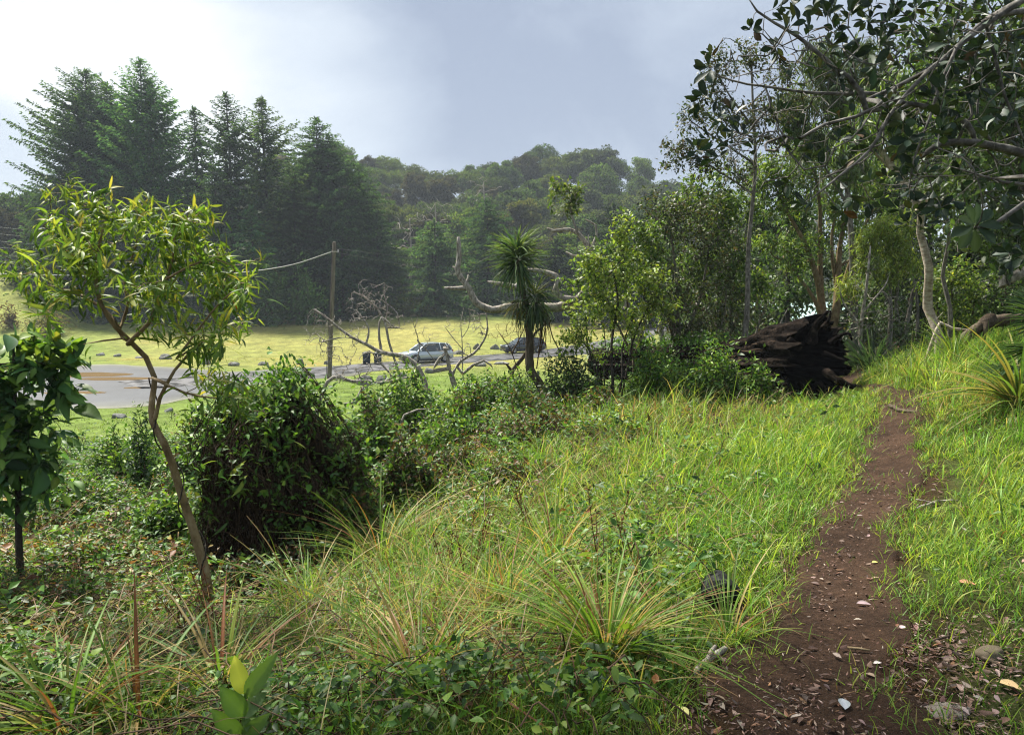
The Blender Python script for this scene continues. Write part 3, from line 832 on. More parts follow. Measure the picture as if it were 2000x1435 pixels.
def car(name, label, x, y, head, paint, long_=4.55, low=0.0):
    z = H1(x, y) + .056
    o = thing(name, label, 'car', (0, 0, 0))
    M_P = plain_mat('car_paint', paint, .28, .35, 1.0)
    k = long_ / 4.5
    xs = np.array([2.26, 2.2, 2.05, 1.75, 1.2, .9, .2, -.5, -1.3, -1.8, -2.1, -2.22, -2.26]) * k
    zt = np.array([.62, .80, .90, .96, 1.02, 1.03, 1.04, 1.05, 1.08, 1.10, 1.10, 1.04, .72]) - low
    zb = np.array([.30, .24, .22, .22, .22, .22, .22, .22, .22, .22, .26, .32, .40])
    hw = np.array([.62, .76, .86, .91, .925, .925, .925, .925, .925, .91, .87, .82, .74])
    ring = []
    for X, a, b, w in zip(xs, zt, zb, hw):
        h = a - b
        half = [(w * .80, b), (w * .96, b + h * .12), (w, b + h * .40), (w * .985, b + h * .62), (w * .95, b + h * .80), (w * .86, b + h * .96), (w * .45, b + h * 1.01)]
        pr = [(X, yy, zz) for yy, zz in half] + [(X, -yy, zz) for yy, zz in half[::-1]]
        ring.append(pr)
    g = G(); n = 14; v = np.array(ring).reshape(-1, 3)
    i = np.arange(len(xs) - 1)[:, None] * n; j = np.arange(n)[None]
    g.add(v, np.stack([i + j, i + n + j, i + n + (j + 1) % n, i + (j + 1) % n], -1).reshape(-1, 4))
    g.add(v[:n], [tuple(range(n))]); g.add(v[-n:], [tuple(range(n - 1, -1, -1))])
    # roof and pillars belong to the painted body
    bot = [(1.16 * k, .80, 1.01 - low), (.05 * k, .86, 1.03 - low), (-1.0 * k, .86, 1.05 - low), (-1.75 * k, .84, 1.09 - low), (-2.12 * k, .74, 1.10 - low)]
    top = [(.36 * k, .58, 1.58 - low * 1.6), (-.05 * k, .63, 1.635 - low * 1.6), (-.95 * k, .63, 1.645 - low * 1.6), (-1.55 * k, .62, 1.61 - low * 1.6), (-1.86 * k, .56, 1.55 - low * 1.6)]
    rt = np.array([[(a, w * s, zz + .02 + (.03 if s == 0 else 0)) for s in (-1, -.5, 0, .5, 1)] for a, w, zz in top]).reshape(-1, 3)
    rt = np.concatenate([rt, rt - [0, 0, .05]])
    fr = [(r * 5 + c, r * 5 + c + 1, r * 5 + c + 6, r * 5 + c + 5) for r in range(4) for c in range(4)]
    g.add(rt, fr + [tuple(q + 25 for q in f_[::-1]) for f_ in fr])
    for s in (1, -1):
        for q, wd in ((0, .05), (2, .05), (3, .07), (4, .07)):
            b0 = np.array(bot[q]) * [1, s, 1]; t0 = np.array(top[q]) * [1, s, 1]
            tube(g, [b0, (b0 + t0) / 2 + [0, s * .015, 0], t0 + [0, 0, .0]], wd, 6)
        for q in range(4):
            tube(g, [np.array(top[q]) * [1, s, 1], np.array(top[q + 1]) * [1, s, 1]], .035, 6)
    g.build('body', M_P, o)
    for s in (1, -1):
        for q in range(3 if True else 4):
            b0, b1, t0, t1 = [np.array(p_) * [1, s, 1] for p_ in (bot[q], bot[q + 1], top[q], top[q + 1])]
            gg = G(); gg.add(np.array([b0, b1, t1, t0]), [(0, 1, 2, 3)]); gg.build('window', M_GLASS, o, smooth=False)
    gg = G(); gg.add(np.array([np.array(bot[0]) * [1, s, 1] for s in (1, -1)] + [np.array(bot[0]) * [1, 0, 1] + [.12, 0, 0], np.array(top[0]) * [1, 0, 1] + [.06, 0, .02]] + [np.array(top[0]) * [1, s, 1] for s in (1, -1)]),
                     [(0, 2, 3, 4), (2, 1, 5, 3)]); gg.build('windscreen', M_GLASS, o)
    gg = G(); gg.add(np.array([np.array(bot[4]) * [1, s, 1] for s in (1, -1)] + [np.array(top[4]) * [1, s, 1] for s in (-1, 1)]), [(0, 1, 2, 3)])
    gg.build('rear_window', M_GLASS, o, smooth=False)
    for s in (1, -1):
        gg = G(); a, b = np.array(bot[3]) * [1, s, 1], np.array(bot[4]) * [1, s, 1]; c, d_ = np.array(top[4]) * [1, s, 1], np.array(top[3]) * [1, s, 1]
        gg.add(np.array([a, b, c, d_]), [(0, 1, 2, 3)]); gg.build('quarter_window', M_GLASS, o, smooth=False)
        gg = G(); bxm(gg, (2.08 * k, s * .66, .80 - low * .6), (.26, .34, .13), bev=.03); gg.build('headlight', M_LAMP, o)
        gg = G(); bxm(gg, (-2.17 * k, s * .70, .98 - low * .6), (.14, .26, .16), bev=.03); gg.build('tail_light', M_RED, o)
        gg = G(); bxm(gg, (.95 * k, s * .99, 1.07 - low), (.12, .18, .13), bev=.03); gg.build('mirror', M_P, o)
        gg = G(); bxm(gg, (0, s * .90, .27), (2.3 * k, .09, .14), bev=.03); gg.build('sill', M_BLACKP, o)
        for X in (1.42 * k, -1.38 * k):
            gg = G(); lathe(gg, (X, s * .60, .35), (0, s, 0), [(0, .12), (0, .33), (.03, .355), (.30, .355), (.335, .33), (.335, .23)]); w = gg.build('wheel', M_TYRE, o)
            w['_loc'] = [0, 0, 0]
            gg = G(); lathe(gg, (X, s * .60, .35), (0, s, 0), [(.300, .24), (.325, .235), (.31, .20), (.285, .1), (.31, .04), (.31, .001)])
            for q in range(5):
                aa = q * 1.2566; tube(gg, [(X + .04 * math.cos(aa), s * .925, .35 + .04 * math.sin(aa)), (X + .22 * math.cos(aa), s * .925, .35 + .22 * math.sin(aa))], .028, 5)
            gg.build('rim', M_RIM, w)
            gg = G(); th = np.linspace(.05, np.pi - .05, 12)
            tube(gg, [(X + .41 * math.cos(q), s * .915, .36 + .41 * math.sin(q)) for q in th], .045, 6); gg.build('wheel_arch', M_BLACKP, o)
    gg = G(); bxm(gg, (2.22 * k, 0, .60), (.12, .78, .20), bev=.03); gg.build('grille', M_BLACKP, o)
    gg = G(); bxm(gg, (2.20 * k, 0, .33), (.16, 1.35, .14), bev=.04); gg.build('front_bumper', M_BLACKP, o)
    gg = G(); bxm(gg, (-2.20 * k, 0, .45), (.18, 1.5, .24), bev=.05); gg.build('rear_bumper', M_BLACKP, o)
    o.location = (x, y, z); o.rotation_euler = (0, 0, head)
    return o
q = P(832, 700, 63.5)
car('parked_car', 'silver grey crossover car parked on the lawn verge beside the road', q[0], q[1], R(180 + 34), (.50, .56, .60))
q = P(1021, 685, 75.5)
car('parked_car', 'dark blue black car parked farther along beside the palm lily trunk', q[0], q[1], R(180 + 26), (.018, .026, .034), 4.5, .07)

# ------------------------------------------------------------------ pole, wires, bins, boulders, building
M_POLE = solid_mat('weathered_pole_wood', [(.3, (.07, .055, .04)), (.55, (.16, .13, .10)), (.75, (.26, .23, .18))], 3, .9, .4, (6, 6, .5))
B = P(643, 735, 50); B[2] = H1(B[0], B[1]) ; T = P(653, 474, 50)
o = thing('utility_pole', 'weathered wooden utility pole with rounded top standing on the lawn', 'pole', B)
g = G(); zz = np.linspace(0, 1, 12)
tube(g, np.concatenate([B + (T - B) * zz[:, None] - [0, 0, .0], [T + [0, 0, .06]]]), np.concatenate([.16 - .04 * zz, [.07]]), 12)
g.build('post', M_POLE, o)
g = G(); q = B + (T - B) * .935
tube(g, [q + [-.12, -.1, 0], q + [.34, -.1, .0]], .03, 6); tube(g, [q + [.3, -.1, -.04], q + [.3, -.1, .12]], .05, 8); g.build('insulator_bracket', plain_mat('glazed_insulator', (.45, .42, .38), .3), o)
g = G(); tube(g, [B + [-.17, -.12, .2], B + (T - B) * .5 + [-.16, -.1, 0], B + (T - B) * .93 + [-.13, -.1, 0]], .02, 5); g.build('ground_wire', M_BLACKP, o)
M_WIRE = plain_mat('pale_cable', (.62, .62, .6), .5); M_WIRED = plain_mat('dark_cable', (.03, .03, .03), .6)
def wire(label, pts, r, m, cat='cable', group=None):
    g = G(); pts = spline(np.array(pts), 1.5); tube(g, pts, r, 5)
    return tag(g.build('utility_cable', m), label, cat, group)
wire('pale sagging cable strung from the pole toward the left', [P(647, 492, 50), P(570, 517, 56), P(490, 530, 62), P(400, 537, 70), P(200, 539, 82), P(-60, 533, 95)], .03, M_WIRE)
wire('thin dark cable running from the pole top into the conifers', [P(655, 485, 50), P(740, 496, 70), P(860, 512, 100)], .012, M_WIRED)
wire('thin dark cable just below the top one behind the pole', [P(655, 493, 50), P(740, 508, 70), P(860, 530, 100)], .012, M_WIRED)
for k, (ya, yb, lab) in enumerate([(443, 455, 'topmost'), (456, 466, 'second from the top'), (470, 478, 'second from the bottom'), (482, 489, 'lowest')]):
    wire('faint power line at the far left edge, %s of four' % lab, [P(-80, ya - 6, 112), P(30, ya + 4, 116), P(90, yb, 122)], .014, M_WIRE, 'power line', 'power lines at the far left')
M_BIN = solid_mat('bin_plastic', [(.3, (.025, .035, .04)), (.7, (.05, .065, .07))], 5, .5, .1)
for px, lab in ((716, 'dark ribbed litter barrel nearer the wooden pole'), (738, 'dark ribbed litter barrel nearer the silver car')):
    q = P(px, 706, 61.5); q[2] = H1(q[0], q[1]) + .02
    o = thing('litter_bin', lab, 'bin', q, 'litter barrels by the road')
    g = G(); lathe(g, q, (0, 0, 1), [(0, .25), (.02, .29), (.3, .31), (.32, .33), (.36, .33), (.38, .31), (.65, .32), (.67, .34), (.71, .34), (.73, .32), (.92, .33)], 18); g.build('barrel', M_BIN, o)
    g = G(); lathe(g, q, (0, 0, 1), [(.9, .35), (.95, .36), (1.0, .33), (1.05, .2), (1.08, .001)], 18); g.build('lid', M_BIN, o)
M_ROCK = solid_mat('lava_rock', [(.3, (.05, .05, .042)), (.5, (.15, .15, .135)), (.68, (.30, .30, .28)), (.8, (.40, .41, .37))], 3, .9, .8, dist=.05)
def rock(name, label, c, rx, ry, rz, m=M_ROCK, seed=1, group=None, scale=1.0):
    r = np.random.default_rng(seed)
    nu, nv = 28, 16
    th = np.linspace(0, 2 * np.pi, nu, endpoint=False); ph = np.linspace(.02, np.pi - .02, nv)
    PH, TH = np.meshgrid(ph, th, indexing='ij')
    u = np.stack([np.sin(PH) * np.cos(TH), np.sin(PH) * np.sin(TH), np.cos(PH)], -1).reshape(-1, 3)
    disp = np.ones(len(u))
    for k in range(16):                        # facets cut from a lump
        dvec = nrm(r.normal(size=3)); h = r.uniform(.62, .95)
        dd_ = u @ dvec; disp = np.where(dd_ > 1e-3, np.minimum(disp, h / np.maximum(dd_, .05)), disp)
    for k in range(7):
        dvec = r.normal(size=3) * (2 + k); disp *= 1 + .05 / (1 + k * .4) * np.sin(u @ dvec + k)
    v = u * disp[:, None] * [rx, ry, rz]
    rot = r.random() * 6.28
    v = np.stack([v[:, 0] * math.cos(rot) - v[:, 1] * math.sin(rot), v[:, 0] * math.sin(rot) + v[:, 1] * math.cos(rot), v[:, 2]], 1) if abs(rx - ry) < .02 else v
    g = G(); i = np.arange(nv - 1)[:, None] * nu; j = np.arange(nu)[None]
    g.add(v + c, np.stack([i + j, i + nu + j, i + nu + (j + 1) % nu, i + (j + 1) % nu], -1).reshape(-1, 4))
    o = g.build(name, m, None, tuple(c), True)
    return tag(o, label, 'rock', group)
BG = 'boulders lining the lot and the road'
for k, (px, py, w, h, lab) in enumerate([(197, 695, 20, 9, 'small low boulder beyond the muddy puddles, nearest the left sapling'), (230, 697, 18, 9, 'small boulder beyond the puddles, second from the left sapling'),
     (272, 700, 20, 8, 'flat boulder beyond the lot just left of the leaning trunk'), (322, 702, 26, 14, 'pale boulder behind the lowest leaves of the young tree'),
     (402, 712, 26, 18, 'dark boulder at the lot edge under the drooping leaves'), (456, 715, 24, 12, 'squat boulder on the verge above the vine mound'),
     (514, 714, 22, 11, 'grey boulder at the verge above the mound top'), (587, 712, 18, 16, 'upright boulder on the verge left of the wooden pole'),
     (895, 692, 30, 12, 'flat rock at the road edge just past the silver car'), (932, 686, 16, 18, 'upright rock on the verge midway between the two cars'),
     (967, 686, 20, 14, 'rounded rock on the verge just before the dark car'), (640, 712, 16, 10, 'small rock right behind the foot of the wooden pole'),
     (232, 818, 38, 14, 'long pale boulder alone on the near grass below the lot'), (330, 806, 20, 12, 'small dark boulder on the near grass beside the leaning trunk'),
     (713, 752, 40, 26, 'large dark boulder among the dead limbs on the near verge'), (748, 745, 26, 22, 'rounded grey boulder among the dead limbs'),
     (786, 737, 24, 14, 'low boulder on the near verge behind the dead limbs'), (838, 729, 22, 16, 'speckled boulder on the near verge below the silver car'),
     (978, 712, 34, 10, 'long flat boulder on the near verge left of the palm lily'), (940, 716, 24, 12, 'small flat boulder on the near verge under a bent dead limb'),
     (1105, 604, 22, 10, 'small grey boulder at the far lawn edge by the dead limb')]):
    d = 5.2 * F / (py - 590) if py > 650 else 106
    c = P(px, py, d); c[2] = H1(c[0], c[1]) + .02
    rx = w / 2 * d / F
    rock('boulder', lab, c + [0, 0, h * d / F * .12], rx, rx * .8, h * d / F * .62, M_ROCK, 40 + k, BG)
# house half hidden behind the trees
hb = P(1545, 640, 33.5); hz = H1(hb[0], hb[1]) - .3
o = thing('house', 'low house with pale turquoise metal roof glimpsed between the trees', 'house', (hb[0], hb[1], hz))
e = P(1545, 641, 33.5)[2]; rdg = P(1545, 592, 33.5)[2]
M_ROOF = solid_mat('turquoise_roof_metal', [(.3, (.52, .72, .70)), (.7, (.62, .80, .78))], 2, .35, .1)
M_WALL = solid_mat('brown_board_wall', [(.3, (.10, .06, .04)), (.7, (.16, .10, .07))], 3, .8, .2, (6, 6, 1))
x0, x1, y0, y1 = hb[0] - 2.6, hb[0] + 3.4, hb[1], hb[1] + 5.5
g = G(); ym = (y0 + y1) / 2
for za, s in ((0.0, 1), (-.07, -1)):
    v = [(x0, y0 - .3, e + za), (x1, y0 - .3, e + za), (x1, ym, rdg + .05 + za), (x0, ym, rdg + .05 + za), (x1, y1 + .3, e + za), (x0, y1 + .3, e + za)]
    g.add(v, [(0, 1, 2, 3)[::s], (3, 2, 4, 5)[::s]])
for q in np.arange(x0 + .05, x1, .3):
    g.add([(q, y0 - .3, e + .004), (q + .04, y0 - .3, e + .004), (q + .04, ym, rdg + .08), (q, ym, rdg + .08), (q, y0 - .3, e + .035), (q + .04, y0 - .3, e + .035), (q + .04, ym, rdg + .085), (q, ym, rdg + .085)], [(4, 5, 6, 7), (0, 1, 5, 4)])
g.build('roof', M_ROOF, o, smooth=False)
g = G(); bxm(g, ((x0 + x1) / 2, ym, (hz + e - .1) / 2), (x1 - x0 - .5, y1 - y0 - .3, e - .1 - hz)); 
g.add([(x0 + .25, y0 + .15, e - .1), (x0 + .25, y1 - .15, e - .1), (x0 + .25, ym, rdg - .05), (x1 - .25, y0 + .15, e - .1), (x1 - .25, y1 - .15, e - .1), (x1 - .25, ym, rdg - .05)], [(0, 2, 1), (3, 4, 5)])
g.build('wall', M_WALL, o, smooth=False)
for q in (x0 + 1.4, x0 + 3.6):
    g = G(); bxm(g, (q, y0 + .14, e - .9), (1.0, .06, .8)); g.build('window', M_GLASS, o, smooth=False)

# ------------------------------------------------------------------ the young tree with sickle leaves in front
KOAC = [(.085, .155, .024), (.14, .215, .03), (.058, .11, .022), (.21, .28, .045)]
dk = 5.5
base = P(405, 1205, dk); base[2] = H1(base[0], base[1]) - .05
o = thing('young_tree', 'young tree with leaning tan trunk and drooping sickle leaves on the slope', 'tree', base)
tr = PL((395,1150),(370,1060),(352,980),(342,900),(335,860),(310,820),(297,780),(290,740),(270,700),(250,670),(235,640),(215,595),(200,540),(195,470),(200,400), d=dk)
tr = np.concatenate([[base], tr])
tr[:, 1] += .12 * np.sin(np.arange(len(tr)) * .9)
seeds = [(tr, .045, .008),
 (PL((303,817),(312,778),(326,749),(341,723),(366,694),(400,665, 5.3), d=5.4), .017, .006),
 (PL((297,738),(362,767),(420,777),(467,774), d=5.3), .011, .004),
 (PL((250,672),(275,647),(290,632),(312,585),(326,545),(337,509),(341,462),(339,419), d=5.4), .018, .006),
 (PL((239,661),(203,665),(163,672), d=5.6), .009, .004),
 (PL((217,618),(203,603),(163,578),(110,560, 5.8), d=5.6), .013, .005),
 (PL((235,640),(246,610),(250,593),(243,553),(265,480),(275,430), d=5.7), .014, .005),
 (PL((326,545),(370,520),(420,505),(455,520), d=5.2), .009, .004),
 (PL((195,520),(130,490),(85,440), d=5.9), .009, .004),
 (PL((345,700),(390,640),(430,590),(465,560), d=5.0), .009, .004)]
tips_px = [(130,375),(215,368),(165,395),(190,410),(262,400),(295,410),(335,415),(385,410),(100,425),(90,480),(46,490),(60,525),(140,460),(200,450),(250,450),(310,450),(360,450),(400,462),(425,490),(452,515),
 (100,540),(150,530),(200,510),(260,510),(310,520),(370,510),(415,530),(70,560),(120,585),(160,570),(220,550),(280,560),(330,560),(380,560),(435,550),(465,580),(478,565),(405,600),(440,620),(365,620),
 (330,635),(395,640),(440,650),(372,672),(408,685),(250,590),(180,480),(240,420),(115,500),(290,480),(340,480),(230,480),(460,610),(420,570),(160,430),(300,590),(350,590),(120,445),(400,430),
 (405,735),(440,725),(470,760),(430,765),(385,750),(455,745)]
r = np.random.default_rng(3)
tg = np.array([P(a + r.normal(0, 5), b + r.normal(0, 5), (5.15 if b > 700 else dk) + r.normal(0, .30)) for a, b in tips_px]
              + [P(a + r.normal(0, 26), b + r.normal(0, 24), (5.1 if b > 700 else dk) + r.normal(0, .45)) for a, b in tips_px if b < 640 or r.random() < .5])
g1, g2 = G(), G()
tips, dirs = grow(seeds, tg, seg=.09, rt=.0028, r=r, g=g1, wob=.1, lift=-.05, kmax=10, rough=.03)
dirs = nrm(dirs + [0, 0, .25])
leafify(g2, tips, dirs, 25, .045, T_KOA, .108, KOAC, [.35, .3, .2, .15], along=.26, droop=.38, rnd=.75, upr=.5, jit=.15)
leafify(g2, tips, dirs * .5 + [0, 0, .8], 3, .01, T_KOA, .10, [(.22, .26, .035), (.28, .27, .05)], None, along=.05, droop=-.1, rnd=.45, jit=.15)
leafify(g2, tips[7::60], dirs[7::60], 1, .03, T_KOA, .10, [(.30, .09, .015), (.32, .26, .04)], None, along=.2, droop=.6)
g1.build('trunk', M_KOA, o); g2.build('crown', M_GLOSSY, o)
tt = np.linspace(0, 1, 120); tsp = spline(tr[:9], .02); ix = (tt * (len(tsp) - 1)).astype(int)
hel = tsp[ix] + np.stack([np.cos(tt * 22), np.sin(tt * 22), 0 * tt], 1) * (.056 - .012 * tt)[:, None]
g = G(); tube(g, hel, .0055, 5)
tag(g.build('twining_vine', M_DARKB), 'thin dark vine twining up the leaning tan trunk', 'vine')

# ------------------------------------------------------------------ broad leaved sapling at the left edge
ds = 6.4
b0 = P(38, 1110, ds); b0[2] = H1(b0[0], b0[1]) - .05
o = thing('broadleaf_sapling', 'dense sapling with big dark oval leaves at the left edge', 'tree', b0)
st = np.concatenate([[b0], PL((37,1040),(35,960),(30,860),(28,760),(27,690),(24,655), d=ds)])
tg = blob_pts([(30,700,60),(110,690,45),(-30,740,60),(60,760,70),(130,760,40),(-40,840,70),(40,860,80),(125,830,42),(20,940,60),(90,900,50),(-50,930,60),(150,700,22),(70,670,40),(100,960,32),(15,1000,30),(110,720,55),(-90,800,60),(150,770,30),(140,690,26),(50,790,60),(10,760,50),(60,840,60),(168,745,24),(172,800,20),(142,865,26),(160,700,24),(110,930,30),(70,1000,24)], 250, ds, 1.0, .5, np.random.default_rng(4))
g1, g2 = G(), G()
tips, dirs = grow([(st, .034, .010)], tg, seg=.1, rt=.003, r=np.random.default_rng(4), g=g1)
dirs = nrm(dirs * .7 + nrm(tips - (b0 + [0, 0, 1.2])) * .6)
leafify(g2, tips, dirs, 5, .03, T_OVATE_N, .135, [(.046, .105, .038), (.064, .135, .042), (.10, .185, .045), (.17, .28, .05)], [.36, .32, .24, .08], along=.16, droop=.25, rnd=.85, upr=.6, szj=.32)
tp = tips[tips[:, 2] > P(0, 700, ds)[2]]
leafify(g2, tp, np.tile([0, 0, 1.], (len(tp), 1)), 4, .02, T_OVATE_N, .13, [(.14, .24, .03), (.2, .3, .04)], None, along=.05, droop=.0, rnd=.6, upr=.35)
g1.build('trunk', M_DARKB, o); g2.build('crown', M_GLOSSY, o)

# ------------------------------------------------------------------ mound of vines
VINE = [(.06, .14, .026), (.10, .20, .032), (.15, .26, .04), (.035, .075, .02)]
c0 = P(545, 1110, 7.6); z0 = H1(c0[0], c0[1]); c0[2] = z0
htop = P(545, 742, 7.6)[2] - z0
o = thing('vine_mound', 'tall rounded mound of dark tangled vine stems under a leafy green top', 'vine mound', c0)
def mound_pt(u, k=1.0):                        # u unit vectors, upper half
    x, y, z = u[:, 0], u[:, 1], u[:, 2]
    wd = .66 * (1 + .22 * np.sin(3 * np.arctan2(y, x) + 1) + .12 * np.sin(5 * z * 3 + x * 4) + .08 * np.sin(9 * np.arctan2(y, x) + 6 * z)) * (1 + .18 * sstep(.1, .7, z))
    sq = np.sign(z) * np.abs(z) ** .95
    return c0 + np.stack([x * wd * 1.12 * (1 + .18 * z), y * wd, sq * htop * (1 + .10 * np.sin(x * 7 + y * 5) - .08 * np.maximum(x, 0))], 1) * k
nu, nv = 48, 24
TH, PH = np.meshgrid(np.linspace(0, 2 * np.pi, nu, endpoint=False), np.linspace(.01, np.pi * .55, nv))
uu_ = np.stack([np.sin(PH) * np.cos(TH), np.sin(PH) * np.sin(TH), np.cos(PH)], -1).reshape(-1, 3)
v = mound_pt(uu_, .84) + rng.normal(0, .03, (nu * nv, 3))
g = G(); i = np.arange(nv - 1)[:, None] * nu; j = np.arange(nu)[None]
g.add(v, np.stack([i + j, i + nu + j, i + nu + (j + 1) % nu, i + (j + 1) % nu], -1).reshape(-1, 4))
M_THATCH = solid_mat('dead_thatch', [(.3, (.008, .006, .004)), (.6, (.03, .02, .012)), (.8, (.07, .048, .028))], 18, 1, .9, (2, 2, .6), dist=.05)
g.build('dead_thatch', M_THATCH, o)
r = np.random.default_rng(9)
g = G()
for k in range(1500):                          # hanging and looping dead stems
    th = r.uniform(0, 6.28); z = r.uniform(.15, 1.0)
    n = int(r.integers(6, 10)); s = np.linspace(0, 1, n)
    zz_ = np.clip(z - s * r.uniform(.25, .8), -.12, 1); th_ = th + s * r.normal(0, .5) + .1 * np.sin(s * 7 + k)
    rr_ = np.sqrt(np.maximum(1 - zz_ ** 2, 0.02))
    p_ = mound_pt(np.stack([rr_ * np.cos(th_), rr_ * np.sin(th_), zz_], 1), r.uniform(.86, 1.05)) + r.normal(0, .012, (n, 3))
    c_ = np.array([1, 1, 1]) * r.choice([.5, .8, 1.2, 1.8], p=[.45, .3, .18, .07])
    tube(g, p_, r.uniform(.002, .006), 3, c_ * 1.15, cap=False)
M_STEM = solid_mat('dead_vine_stem', [(.3, (.035, .022, .014)), (.7, (.10, .066, .04))], 9, .9, 0, col=True)
g.build('stem_tangle', M_STEM, o)
g = G()
u = nrm(r.normal(size=(2600, 3))); u[:, 2] = np.abs(u[:, 2])
u = u[(u[:, 2] + r.normal(0, .16, 2600) > .46) | (r.random(2600) < .14) | ((u[:, 0] < -.55) & (u[:, 2] > .25)) | ((u[:, 0] > .7) & (u[:, 2] > .3) & (r.random(2600) < .6))]
pos = mound_pt(u, 1.0) + r.normal(0, .05, (len(u), 3))
leafify(g, pos, nrm(u + [0, 0, .3]), 5, .065, T_OVATE, .062, VINE, [.32, .34, .22, .12], along=.1, droop=.25, rnd=.8, upr=.5)
for k in range(26):                            # loose shoots arching out of the mound
    u_ = nrm(r.normal(size=(1, 3)) * [1, .7, .4] + [0, 0, .8]); p0 = mound_pt(u_, .95)[0]; d0 = nrm(u_[0] + r.normal(0, .35, 3)); L_ = r.uniform(.2, .5); s = np.linspace(0, 1, 7)[:, None]
    p_ = p0 + d0 * L_ * s + np.array([0, 0, -.35 * L_]) * s ** 2 + np.array([0, 0, .15 * L_]) * s
    leafify(g, p_[1:], np.tile(d0, (6, 1)), 4, .025, T_OVATE, .06, VINE, None, along=.05, droop=.2, rnd=.8)
cl_ = mound_pt(nrm(r.normal(size=(16, 3)) * [1, .5, .2] + [0, -.7, .75]), 1.05)
leafify(g, cl_, np.tile([0, -.3, 1.], (16, 1)), 16, .09, T_KOA, .14, KOAC, [.35, .3, .2, .15], along=.16, droop=.2, rnd=.7)
g.build('foliage', M_LEAF, o)

# ------------------------------------------------------------------ fallen log with hollow charred root end
c_root = np.array([(1592 - 1000) / F * 12.9, 12.9, 0.0]); c_root[2] = P(1575, 706, 12.9)[2]
ax = nrm(np.array([.42, -.90, .06]))           # from the trunk toward the root end
upv = nrm(np.cross(np.cross(ax, [0, 0, 1.]), ax)); sdv = nrm(np.cross(ax, upv))
o = thing('fallen_log', 'huge fallen log with hollow blackened root end beside the trail', 'log', c_root * [1, 1, 0] + [0, 0, H1(c_root[0], c_root[1])])
n = 200; a = np.arange(n) / n * 2 * np.pi
r = np.random.default_rng(21)
def lognoise(a, s): return .06 * np.sin(3 * a + 1 + s) + .04 * np.sin(5 * a + 2.3 - s * 1.3) + .035 * np.sin(9 * a + s * .8) + .03 * np.sin(17 * a + 2 * s) + .02 * np.sin(31 * a)
_j = r.normal(0, 1, n); _j = np.where(_j > 0, _j, _j * .4); rim = .10 * np.sin(2 * a + 2) + .05 * np.sin(7 * a + 1) + .035 * np.sin(19 * a) + .075 * (_j + .6 * np.roll(_j, 1) + .3 * np.roll(_j, 2))
_fib = r.normal(0, 1, n); _fib = _fib + .5 * np.roll(_fib, 1)
rim[np.abs(((a - 1.35 + np.pi) % (2 * np.pi)) - np.pi) < .3] += .3
outer, inner = [], []
ss = np.concatenate([np.linspace(-7.0, -2.6, 16), np.linspace(-2.3, 0, 40)])
for s in ss:
    fl = .46 + .38 * sstep(-2.6, .1, s) ** 1.2
    rr = fl * (1 + lognoise(a, s * .25) * (1 + .3 * sstep(-1.5, 0, s)) + _fib * .007 + r.normal(0, .006, n) + .30 * (fnoise(np.cos(a) * 2.2 + s * .9 + 20, np.sin(a) * 2.2 + 30, .55, 3) - .5) + .07 * (fnoise(np.cos(a) * 3 + s * 1.4, np.sin(a) * 3, .3, 8) - .5))
    rr *= 1 - .05 * np.cos(a)
    sh = s + rim * sstep(-.55, 0, s) * 1.15
    cc = c_root + ax * 0 + np.array([0, 0, -.10]) * sstep(-1, -6, s)
    outer.append(cc + ax * sh[:, None] + rr[:, None] * (np.cos(a)[:, None] * upv * .86 + np.sin(a)[:, None] * sdv))
    if s > -1.6:
        inner.append((cc + ax * (sh[:, None] - .015) + (rr * (.90 - .42 * sstep(-.4, -1.6, s)))[:, None] * (np.cos(a)[:, None] * upv * .86 + np.sin(a)[:, None] * sdv)))
def ringmesh(g, rings, flip=False, col=(1, 1, 1)):
    v = np.array(rings).reshape(-1, 3); i = np.arange(len(rings) - 1)[:, None] * n; j = np.arange(n)[None]
    f = np.stack([i + j, i + (j + 1) % n, i + n + (j + 1) % n, i + n + j], -1).reshape(-1, 4)
    g.add(v, f[:, ::-1] if flip else f, col)
M_LOG = solid_mat('log_bark', [(.34, (.006, .005, .004)), (.58, (.022, .016, .012)), (.76, (.11, .08, .056))], 8, 1.0, 1.0, (1, 1, 1), dist=.10, spec=.05)
M_CHAR = solid_mat('charred_wood', [(.3, (.0025, .0022, .002)), (.62, (.010, .008, .007)), (.82, (.05, .032, .020))], 7, 1.0, .9, (.7, 1.2, 3), dist=.06, spec=.02)
g = G(); ringmesh(g, outer); g.build('bark', M_LOG, o)
g = G(); ringmesh(g, inner + [outer[-1]], True)
g.add(np.concatenate([inner[0], [inner[0].mean(0)]]), [(j, (j + 1) % n, n) for j in range(n)])
g.build('hollow_inside', M_CHAR, o)
def lp(px, py, d): return P(px, py, d)
